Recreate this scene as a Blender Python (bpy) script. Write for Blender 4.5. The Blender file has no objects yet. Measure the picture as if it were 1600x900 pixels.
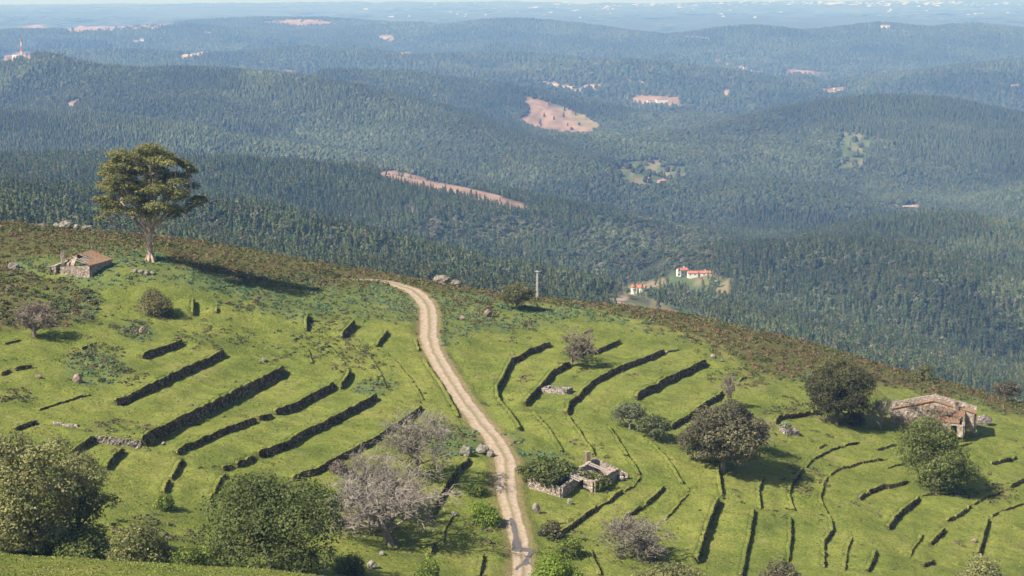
import bpy, math, random
import numpy as np
from math import radians, sin, cos, tan, atan, pi

# ------------------------------------------------------------------ camera, sky, sun, exposure
scene = bpy.context.scene
COL = scene.collection
PITCH = radians(9.32)
FPX = 2986.0                       # focal length in pixels of the 1600 px wide picture
cam_d = bpy.data.cameras.new('camera')
cam_d.sensor_width = 36.0
cam_d.lens = 36.0 * FPX / 1600.0
cam_d.clip_start = 1.0
cam_d.clip_end = 120000.0
cam = bpy.data.objects.new('camera', cam_d)
COL.objects.link(cam)
cam.location = (0, 0, 0)
cam.rotation_euler = (pi / 2 - PITCH, 0, 0)
scene.camera = cam

SUN_EL, SUN_AZ = radians(44), radians(-125)     # azimuth from +Y (view direction), negative = left
world = bpy.data.worlds.new('World')
scene.world = world
world.use_nodes = True
wn = world.node_tree.nodes
sky = wn.new('ShaderNodeTexSky')
sky.sky_type = 'NISHITA'
sky.sun_disc = False
sky.sun_elevation = SUN_EL
sky.sun_rotation = SUN_AZ
sky.altitude = 700
sky.air_density = 0.9
sky.dust_density = 3.0
sky.ozone_density = 0.6
world.node_tree.links.new(sky.outputs[0], wn['Background'].inputs[0])
wn['Background'].inputs[1].default_value = 0.072
sun_d = bpy.data.lights.new('sun', 'SUN')
sun_d.energy = 4.6
sun_d.angle = radians(0.5)
sun_d.color = (1.0, 0.93, 0.82)
sun = bpy.data.objects.new('sun', sun_d)
COL.objects.link(sun)
sv = np.array([sin(SUN_AZ) * cos(SUN_EL), cos(SUN_AZ) * cos(SUN_EL), sin(SUN_EL)])
import mathutils
sun.rotation_euler = mathutils.Vector(sv).to_track_quat('Z', 'Y').to_euler()
sun.location = (-200, 0, 300)
scene.view_settings.view_transform = 'Standard'
scene.view_settings.look = 'None'
scene.view_settings.gamma = 1.0
scene.view_settings.exposure = 0.92
scene.render.engine = 'CYCLES'
scene.cycles.max_bounces = 5
scene.cycles.diffuse_bounces = 2
scene.cycles.glossy_bounces = 1
scene.cycles.transmission_bounces = 2
scene.cycles.transparent_max_bounces = 4
scene.cycles.volume_bounces = 0
scene.cycles.caustics_reflective = False
scene.cycles.caustics_refractive = False
scene.cycles.use_denoising = True
scene.cycles.denoiser = 'OPENIMAGEDENOISE'
scene.cycles.denoising_input_passes = 'RGB_ALBEDO_NORMAL'
scene.cycles.denoising_prefilter = 'ACCURATE'

rng = np.random.default_rng(7)
random.seed(7)

# ------------------------------------------------------------------ helpers
FWD = np.array([0, cos(PITCH), -sin(PITCH)])
UPV = np.array([0, sin(PITCH), cos(PITCH)])

def project(P):
    P = np.asarray(P, float)
    d = P @ FWD
    return 800 + FPX * P[..., 0] / d, 450 - FPX * (P @ UPV) / d

def ray(px, py):
    """direction through a picture point, scaled so that its y is 1"""
    d = np.array([1., 0, 0]) * (px - 800) / FPX + UPV * (450 - py) / FPX + FWD
    return d / d[1]

def slope_of(py):
    return -np.tan(PITCH + np.arctan((np.asarray(py, float) - 450) / FPX))

def _hash(ix, iy, seed):
    h = (ix.astype(np.int64) * 374761393 + iy.astype(np.int64) * 668265263 + seed * 982451653) & 0x7fffffff
    h = ((h ^ (h >> 13)) * 1274126177) & 0x7fffffff
    h = h ^ (h >> 16)
    return (h & 0xffff) / 65535.0

def vnoise(x, y, seed=0):
    x = np.asarray(x, float); y = np.asarray(y, float)
    ix = np.floor(x); iy = np.floor(y)
    fx = x - ix; fy = y - iy
    fx = fx * fx * (3 - 2 * fx); fy = fy * fy * (3 - 2 * fy)
    a = _hash(ix, iy, seed); b = _hash(ix + 1, iy, seed)
    c = _hash(ix, iy + 1, seed); d = _hash(ix + 1, iy + 1, seed)
    return (a * (1 - fx) + b * fx) * (1 - fy) + (c * (1 - fx) + d * fx) * fy

def fbm(x, y, octaves=4, seed=0):
    s = 0; a = 0.5; t = 0
    for o in range(octaves):
        s = s + a * vnoise(x * 2 ** o, y * 2 ** o, seed + o * 17); t += a; a *= 0.5
    return s / t

def sstep(a, b, x):
    t = np.clip((x - a) / (b - a), 0, 1)
    return t * t * (3 - 2 * t)

def in_poly(px, py, poly):
    inside = np.zeros(np.shape(px), bool)
    n = len(poly)
    for i in range(n):
        x0, y0 = poly[i]; x1, y1 = poly[(i + 1) % n]
        if y0 == y1:
            continue
        c = ((y0 > py) != (y1 > py)) & (px < (x1 - x0) * (py - y0) / (y1 - y0) + x0)
        inside ^= c
    return inside

def new_obj(name, data, parent=None, loc=None):
    o = bpy.data.objects.new(name, data)
    COL.objects.link(o)
    if parent is not None:
        o.parent = parent
    if loc is not None:
        o.location = loc
    return o

def tag(o, label=None, cat=None, group=None, kind=None):
    if label: o['label'] = label
    if cat: o['category'] = cat
    if group: o['group'] = group
    if kind: o['kind'] = kind
    return o

def empty(name, loc, label=None, cat=None, group=None):
    o = new_obj(name, None, None, tuple(loc))
    o.empty_display_size = 0.5
    return tag(o, label, cat, group)

def np_mesh(name, V, F, mats=(), smooth=False, colors=None, attrs=None, fmat=None):
    """V (n,3), F (m,k) with k 3 or 4, or a list of such arrays"""
    V = np.asarray(V, np.float32)
    if not isinstance(F, list):
        F = [F]
    F = [np.asarray(f, np.int32) for f in F if len(f)]
    me = bpy.data.meshes.new(name)
    me.vertices.add(len(V))
    me.vertices.foreach_set('co', V.ravel())
    nl = sum(f.size for f in F); nf = sum(len(f) for f in F)
    me.loops.add(nl)
    me.polygons.add(nf)
    me.loops.foreach_set('vertex_index', np.concatenate([f.ravel() for f in F]))
    ks = np.concatenate([np.full(len(f), f.shape[1], np.int32) for f in F])
    st = np.concatenate([[0], np.cumsum(ks)[:-1]]).astype(np.int32)
    me.polygons.foreach_set('loop_start', st)
    if smooth:
        me.polygons.foreach_set('use_smooth', np.ones(nf, bool))
    else:
        me.polygons.foreach_set('use_smooth', np.zeros(nf, bool))
    for m in mats:
        me.materials.append(m)
    if fmat is not None:
        me.polygons.foreach_set('material_index', np.asarray(fmat, np.int32))
    if colors is not None:
        c = np.ones((len(V), 4), np.float32); c[:, :3] = colors
        a = me.color_attributes.new('Col', 'FLOAT_COLOR', 'POINT')
        a.data.foreach_set('color', c.ravel())
    if attrs:
        for k, v in attrs.items():
            a = me.attributes.new(k, 'FLOAT', 'POINT')
            a.data.foreach_set('value', np.asarray(v, np.float32).ravel())
    me.update(calc_edges=True)
    me.validate(clean_customdata=False)
    return me

class MB:
    """collects shapes into one mesh"""
    def __init__(s):
        s.v = []; s.f3 = []; s.f4 = []; s.n = 0
    def add(s, V, F):
        V = np.asarray(V, float); F = np.asarray(F, int)
        s.v.append(V)
        (s.f3 if F.shape[1] == 3 else s.f4).append(F + s.n)
        s.n += len(V)
    def box(s, c, size, rot=0.0, jitter=0.0, tilt=None):
        sx, sy, sz = size
        V = np.array([[x, y, z] for z in (-.5, .5) for y in (-.5, .5) for x in (-.5, .5)]) * [sx, sy, sz]
        if jitter:
            V = V + rng.uniform(-jitter, jitter, V.shape)
        if tilt is not None:
            R = np.array(mathutils.Euler(tilt).to_matrix()); V = V @ R.T
        cr, sr = cos(rot), sin(rot)
        V = np.c_[V[:, 0] * cr - V[:, 1] * sr, V[:, 0] * sr + V[:, 1] * cr, V[:, 2]] + np.asarray(c, float)
        s.add(V, [[0, 2, 3, 1], [4, 5, 7, 6], [0, 1, 5, 4], [1, 3, 7, 5], [3, 2, 6, 7], [2, 0, 4, 6]])
    def beam(s, a, b, w, h=None):
        h = h or w
        a = np.asarray(a, float); b = np.asarray(b, float); d = b - a; d /= np.linalg.norm(d)
        u = np.cross(d, [0, 0, 1]); nu = np.linalg.norm(u)
        u = np.array([1., 0, 0]) if nu < 1e-4 else u / nu
        v = np.cross(u, d)
        V = [p + u * w * i / 2 + v * h * j / 2 for p in (a, b) for j in (-1, 1) for i in (-1, 1)]
        s.add(V, [[0, 2, 3, 1], [4, 5, 7, 6], [0, 1, 5, 4], [1, 3, 7, 5], [3, 2, 6, 7], [2, 0, 4, 6]])
    def tube(s, pts, radii, sides=6):
        pts = np.asarray(pts, float); n = len(pts)
        d = np.gradient(pts, axis=0)
        d /= np.linalg.norm(d, axis=1)[:, None] + 1e-9
        ref = np.array([0.31, 0.91, 0.2])
        u = np.cross(d, ref); u /= np.linalg.norm(u, axis=1)[:, None] + 1e-9
        w = np.cross(d, u)
        a = np.arange(sides) * 2 * pi / sides
        V = pts[:, None, :] + np.asarray(radii)[:, None, None] * (np.cos(a)[None, :, None] * u[:, None, :] + np.sin(a)[None, :, None] * w[:, None, :])
        i = np.arange(n - 1)[:, None]; j = np.arange(sides)[None, :]
        j2 = (j + 1) % sides
        F = np.stack([i * sides + j, i * sides + j2, (i + 1) * sides + j2, (i + 1) * sides + j], -1).reshape(-1, 4)
        s.add(V.reshape(-1, 3), F)
    def mesh(s, name, mats, smooth=False, **k):
        F = []
        if s.f3: F.append(np.concatenate(s.f3))
        if s.f4: F.append(np.concatenate(s.f4))
        return np_mesh(name, np.concatenate(s.v), F, mats, smooth, **k)

# ------------------------------------------------------------------ materials
def mat_base(name):
    m = bpy.data.materials.new(name)
    m.use_nodes = True
    nt = m.node_tree
    b = nt.nodes['Principled BSDF']
    b.inputs['Specular IOR Level'].default_value = 0.15
    b.inputs['Roughness'].default_value = 0.9
    return m, nt, b

def N(nt, t, **k):
    n = nt.nodes.new('ShaderNode' + t)
    for a, v in k.items():
        setattr(n, a, v)
    return n

def ramp(nt, stops, interp='LINEAR'):
    r = N(nt, 'ValToRGB')
    r.color_ramp.interpolation = interp
    el = r.color_ramp.elements
    while len(el) < len(stops): el.new(0.5)
    for e, (p, c) in zip(el, stops):
        e.position = p; e.color = (*c, 1)
    return r

def mixc(nt, fac, a, b, blend='MIX'):
    m = N(nt, 'Mix', data_type='RGBA', blend_type=blend)
    for i, v in ((0, fac), (6, a), (7, b)):
        if isinstance(v, (int, float)): m.inputs[i].default_value = v
        elif isinstance(v, tuple): m.inputs[i].default_value = (*v, 1)
        else: nt.links.new(v, m.inputs[i])
    return m.outputs[2]

def math_n(nt, op, a, b=None, clamp=False):
    m = N(nt, 'Math', operation=op, use_clamp=clamp)
    for i, v in ((0, a), (1, b)):
        if v is None: continue
        if isinstance(v, (int, float)): m.inputs[i].default_value = v
        else: nt.links.new(v, m.inputs[i])
    return m.outputs[0]

def noise_n(nt, scale, detail=4, rough=0.55, vec=None):
    n = N(nt, 'TexNoise')
    n.inputs['Scale'].default_value = scale
    n.inputs['Detail'].default_value = detail
    n.inputs['Roughness'].default_value = rough
    if vec is not None: nt.links.new(vec, n.inputs['Vector'])
    return n.outputs['Fac']

def bump_n(nt, b, height, strength=0.5, dist=0.1):
    bp = N(nt, 'Bump')
    bp.inputs['Strength'].default_value = strength
    bp.inputs['Distance'].default_value = dist
    nt.links.new(height, bp.inputs['Height'])
    nt.links.new(bp.outputs[0], b.inputs['Normal'])

def speckle_mat(name, c1, c2, scale=3.0, c3=None, scale3=0.4, bump=0.4, bscale=None, rough=0.9):
    m, nt, b = mat_base(name)
    pos = N(nt, 'NewGeometry').outputs['Position']
    r = ramp(nt, [(0.3, c1), (0.7, c2)])
    n1 = noise_n(nt, scale, 5, 0.65, pos)
    nt.links.new(n1, r.inputs[0])
    out = r.outputs[0]
    if c3 is not None:
        f = ramp(nt, [(0.45, (0, 0, 0)), (0.6, (1, 1, 1))])
        nt.links.new(noise_n(nt, scale3, 4, 0.6, pos), f.inputs[0])
        out = mixc(nt, f.outputs[0], out, c3)
    nt.links.new(out, b.inputs['Base Color'])
    b.inputs['Roughness'].default_value = rough
    if bump:
        bump_n(nt, b, noise_n(nt, bscale or scale * 2, 4, 0.6, pos), bump, 0.15)
    return m

def stone_mat(name, stones, mortar, moss, moss_amt, scale=2.6):
    m, nt, b = mat_base(name)
    pos = N(nt, 'NewGeometry').outputs['Position']
    mp = N(nt, 'Mapping'); mp.inputs['Scale'].default_value = (1, 1, 1.7)
    nt.links.new(pos, mp.inputs[0])
    wob = N(nt, 'TexNoise'); wob.inputs['Scale'].default_value = 2.0
    nt.links.new(pos, wob.inputs['Vector'])
    wv = mixc(nt, 0.15, mp.outputs[0], wob.outputs['Color'], 'ADD')
    v = N(nt, 'TexVoronoi'); v.inputs['Scale'].default_value = scale
    nt.links.new(wv, v.inputs['Vector'])
    e = N(nt, 'TexVoronoi', feature='DISTANCE_TO_EDGE'); e.inputs['Scale'].default_value = scale
    nt.links.new(wv, e.inputs['Vector'])
    sep = N(nt, 'SeparateColor'); nt.links.new(v.outputs['Color'], sep.inputs[0])
    r = ramp(nt, [(0.0, stones[0]), (0.5, stones[1]), (1.0, stones[2])])
    nt.links.new(sep.outputs[0], r.inputs[0])
    gr = noise_n(nt, 9.0, 4, 0.7, pos)
    c = mixc(nt, 0.35, r.outputs[0], N_gray(nt, gr), 'OVERLAY')
    ed = math_n(nt, 'MULTIPLY', e.outputs['Distance'], 9.0, True)
    c = mixc(nt, ed, mortar, c)
    mf = ramp(nt, [(max(0.0, 0.72 - moss_amt), (0, 0, 0)), (min(1, 0.86 - moss_amt), (1, 1, 1))])
    nt.links.new(noise_n(nt, 0.9, 5, 0.7, pos), mf.inputs[0])
    c = mixc(nt, mf.outputs[0], c, moss)
    nt.links.new(c, b.inputs['Base Color'])
    b.inputs['Roughness'].default_value = 0.95
    bump_n(nt, b, math_n(nt, 'ADD', ed, math_n(nt, 'MULTIPLY', gr, 0.6)), 0.8, 0.12)
    return m

def N_gray(nt, val):
    c = N(nt, 'CombineColor')
    for i in range(3): nt.links.new(val, c.inputs[i])
    return c.outputs[0]

def leaf_mat(name, base=(1, 1, 1), rand=0.25, trans=0.25, rough=0.7, instance=False):
    """colour from the vertex tint, a little varied from thing to thing"""
    m, nt, b = mat_base(name)
    at = N(nt, 'Attribute', attribute_name='Col')
    c = mixc(nt, 1.0, at.outputs['Color'], base, 'MULTIPLY')
    if rand:
        oi = N(nt, 'ObjectInfo')
        hs = N(nt, 'HueSaturation')
        nt.links.new(c, hs.inputs['Color'])
        v = math_n(nt, 'MULTIPLY_ADD', oi.outputs['Random'], rand * 2); nt.nodes[-1].inputs[2].default_value = 1 - rand
        nt.links.new(v, hs.inputs['Value'])
        h = math_n(nt, 'MULTIPLY_ADD', oi.outputs['Random'], 0.03); nt.nodes[-1].inputs[2].default_value = 0.485
        nt.links.new(h, hs.inputs['Hue'])
        c = hs.outputs[0]
    if instance:                                 # tone of the stand that the tree grows in
        ia = N(nt, 'Attribute', attribute_name='stand_tone', attribute_type='INSTANCER')
        hs2 = N(nt, 'HueSaturation'); nt.links.new(c, hs2.inputs['Color'])
        nt.links.new(math_n(nt, 'ADD', ia.outputs['Fac'], 1.0), hs2.inputs['Value'])
        c = hs2.outputs[0]
    nt.links.new(c, b.inputs['Base Color'])
    b.inputs['Roughness'].default_value = rough
    if trans:
        tr = N(nt, 'BsdfTranslucent')
        nt.links.new(c, tr.inputs[0])
        mx = N(nt, 'MixShader'); mx.inputs[0].default_value = trans
        nt.links.new(b.outputs[0], mx.inputs[1]); nt.links.new(tr.outputs[0], mx.inputs[2])
        nt.links.new(mx.outputs[0], nt.nodes['Material Output'].inputs[0])
    return m

M_LEAF = leaf_mat('leaves', base=(1.0, 1.0, 1.0), rand=0.0, trans=0.38)
M_SCRUB = leaf_mat('scrub_leaves', rand=0.0, trans=0.2)
M_FOREST = leaf_mat('forest_leaves', rand=0.2, trans=0.15, instance=True)
M_FARWOOD = leaf_mat('far_forest', rand=0.12, trans=0.0, instance=True)
M_BARK = speckle_mat('bark', (0.10, 0.08, 0.06), (0.22, 0.18, 0.14), 3.0, bump=0.5)
M_BARK_EUC = speckle_mat('smooth_pale_bark', (0.34, 0.24, 0.18), (0.62, 0.51, 0.41), 0.9, (0.26, 0.17, 0.12), 0.5, bump=0.3)
M_TWIG = speckle_mat('dead_twigs', (0.165, 0.140, 0.112), (0.30, 0.262, 0.218), 2.0, bump=0)
M_TWIG_DK = speckle_mat('grey_twigs', (0.16, 0.13, 0.10), (0.28, 0.23, 0.18), 2.0, bump=0)
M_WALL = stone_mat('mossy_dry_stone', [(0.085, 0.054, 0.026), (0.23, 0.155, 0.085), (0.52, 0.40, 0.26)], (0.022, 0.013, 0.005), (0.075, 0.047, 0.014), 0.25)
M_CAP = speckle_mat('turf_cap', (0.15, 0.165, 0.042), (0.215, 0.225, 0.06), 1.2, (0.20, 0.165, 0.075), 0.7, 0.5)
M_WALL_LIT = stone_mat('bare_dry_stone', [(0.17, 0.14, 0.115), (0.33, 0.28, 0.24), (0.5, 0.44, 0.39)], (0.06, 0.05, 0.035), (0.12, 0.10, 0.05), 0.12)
M_HOUSE = stone_mat('house_stone', [(0.24, 0.19, 0.15), (0.40, 0.33, 0.27), (0.54, 0.47, 0.40)], (0.28, 0.22, 0.17), (0.16, 0.13, 0.07), 0.10, 2.2)
M_PLASTER = speckle_mat('worn_plaster', (0.27, 0.215, 0.165), (0.47, 0.40, 0.33), 1.4, (0.19, 0.145, 0.10), 0.8, 0.4)
M_TILE = speckle_mat('terracotta_tiles', (0.13, 0.075, 0.045), (0.36, 0.195, 0.125), 2.4, (0.21, 0.165, 0.105), 0.7, 0.7)
M_TILE_NEW = speckle_mat('red_tiles', (0.36, 0.115, 0.065), (0.50, 0.19, 0.115), 0.5, bump=0.2)
M_WOOD = speckle_mat('weathered_beam', (0.30, 0.25, 0.21), (0.48, 0.42, 0.37), 3.0, bump=0.3)
M_ROCK = speckle_mat('granite_rock', (0.16, 0.14, 0.115), (0.34, 0.31, 0.27), 1.6, (0.12, 0.105, 0.07), 0.9, 0.9)
M_ROCK_PINK = speckle_mat('pinkish_granite_rock', (0.22, 0.155, 0.115), (0.38, 0.28, 0.22), 1.6, (0.15, 0.12, 0.08), 0.9, 0.9)
M_CONCRETE = speckle_mat('concrete_pole', (0.27, 0.25, 0.22), (0.40, 0.38, 0.34), 1.5, bump=0.2)
M_WHITE = speckle_mat('whitewash', (0.55, 0.53, 0.49), (0.74, 0.72, 0.68), 0.4, bump=0)
M_GLASS = speckle_mat('dark_window', (0.03, 0.035, 0.04), (0.06, 0.06, 0.07), 0.4, bump=0, rough=0.2)
M_STEEL = speckle_mat('mast_steel', (0.45, 0.42, 0.42), (0.55, 0.52, 0.52), 0.4, bump=0, rough=0.5)

# ------------------------------------------------------------------ the near hillside: a smooth base height through control points
CTRL = [  # (px, py, distance): points of the ground seen in the picture
    (0, 800, 240), (400, 860, 245), (800, 900, 252), (1200, 900, 268), (1600, 900, 288),
    (-300, 720, 240), (1900, 900, 305),
    (0, 730, 256), (400, 760, 270), (800, 760, 290), (1200, 760, 312), (1600, 760, 335),
    (0, 640, 288), (400, 640, 312), (800, 640, 334), (1200, 640, 360), (1600, 675, 372),
    (0, 540, 325), (400, 540, 355), (800, 540, 385), (1200, 560, 405), (1450, 606, 404), (1450, 591, 420), (1200, 522, 432),
    (0, 430, 372), (235, 405, 388), (400, 430, 415), (700, 450, 442), (120, 385, 402),
    (0, 346, 430), (300, 378, 440), (600, 428, 452), (1000, 482, 442), (1300, 548, 428), (1600, 632, 410), (1900, 720, 390),
    (-300, 300, 425), (-300, 450, 340), (-300, 600, 280),
    (200, 700, 273), (600, 700, 298), (1000, 700, 318), (1400, 700, 348),
    (200, 590, 316), (600, 590, 346), (1000, 590, 370), (200, 490, 358), (600, 490, 394), (1000, 530, 405),
    # behind the ridge the ground drops out of sight
    (-300, 380, 500), (0, 420, 500), (300, 450, 510), (600, 500, 522), (1000, 565, 512), (1300, 640, 500), (1600, 735, 480), (1900, 830, 460),
    (-300, 430, 580), (300, 510, 590), (1000, 620, 590), (1600, 790, 560),
    # the grassy bank on the camera's own hill and the gully behind it
    (-300, 842, 150), (0, 867, 150), (250, 881, 150), (480, 899, 150), (800, 960, 150), (1200, 1010, 150), (1600, 1050, 150), (2000, 1060, 150),
    (0, 884, 132), (480, 925, 132), (0, 960, 95), (800, 1080, 100), (1600, 1150, 110),
    (-300, 870, 195), (0, 895, 195), (400, 920, 195), (800, 960, 200), (1200, 985, 205), (1600, 1000, 210),
    (0, 868, 217), (400, 898, 222), (800, 935, 228),
]
cp = []
for px, py, D in CTRL:
    cp.append(ray(px, py) * D)
for x, z in ((-40, -2.5), (0, -2.2), (40, -4.0)):
    cp.append(np.array([x, 0.0, z]))
cp.append(np.array([0, -30., 6.0])); cp.append(np.array([-60., -30., 6.0])); cp.append(np.array([60., -30., 4.0]))
cp = np.array(cp)

def _tps(d2):
    return 0.5 * d2 * np.log(d2 + 1e-9)
_n = len(cp)
_A = np.zeros((_n + 3, _n + 3))
_d2 = ((cp[:, None, :2] - cp[None, :, :2]) ** 2).sum(-1) / 1e4
_A[:_n, :_n] = _tps(_d2) + np.eye(_n) * 2e-4
_A[:_n, _n] = 1; _A[:_n, _n + 1:] = cp[:, :2] / 100
_A[_n, :_n] = 1; _A[_n + 1:, :_n] = cp[:, :2].T / 100
_w = np.linalg.solve(_A, np.r_[cp[:, 2], 0, 0, 0])

def z_base(x, y):
    sh = np.shape(x)
    x = np.ravel(x); y = np.ravel(y)
    z = _w[_n] + _w[_n + 1] * x / 100 + _w[_n + 2] * y / 100
    for i in range(_n):
        z = z + _w[i] * _tps(((x - cp[i, 0]) ** 2 + (y - cp[i, 1]) ** 2) / 1e4)
    return z.reshape(sh)

def axis(lo, a, b, hi, fine, coarse):
    n = lambda l, s: max(2, int(round(l / s)))
    return np.unique(np.r_[np.linspace(lo, a, n(a - lo, coarse)), np.linspace(a, b, n(b - a, fine)), np.linspace(b, hi, n(hi - b, coarse))])
GX = axis(-210, -122, 130, 220, 0.5, 4.0)
GY = axis(-25, 236, 466, 600, 0.55, 3.0)
XX, YY = np.meshgrid(GX, GY)
ZB = z_base(XX, YY)
_rough = sstep(200, 245, YY)
ZB += _rough * (fbm(XX / 14, YY / 14, 3, 3) - 0.5) * 1.1 + _rough * (fbm(XX / 3.2, YY / 3.2, 3, 9) - 0.5) * 0.62
ZB += (1 - _rough) * (fbm(XX / 9, YY / 9, 4, 5) - 0.5) * 0.9

def sample(Z, x, y):
    x = np.asarray(x, float); y = np.asarray(y, float)
    i = np.clip(np.searchsorted(GX, x) - 1, 0, len(GX) - 2)
    j = np.clip(np.searchsorted(GY, y) - 1, 0, len(GY) - 2)
    fx = np.clip((x - GX[i]) / (GX[i + 1] - GX[i]), 0, 1); fy = np.clip((y - GY[j]) / (GY[j + 1] - GY[j]), 0, 1)
    return (Z[j, i] * (1 - fx) + Z[j, i + 1] * fx) * (1 - fy) + (Z[j + 1, i] * (1 - fx) + Z[j + 1, i + 1] * fx) * fy

def hit_on(Z, px, py, d0=222, d1=560):
    r = ray(px, py)
    t = np.arange(d0, d1, 0.25)
    g = sample(Z, r[0] * t, t) - r[2] * t
    k = np.argmax(g > 0)
    if not (g > 0).any():
        k = int(np.argmax(g))            # the picture point lies just above the ridge: its highest grazing point
        return np.array([r[0] * t[k], t[k], sample(Z, r[0] * t[k], t[k])])
    tt = t[k] if k == 0 else t[k - 1] + 0.25 * (-g[k - 1]) / (g[k] - g[k - 1] + 1e-9)
    return np.array([r[0] * tt, tt, r[2] * tt])

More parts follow.
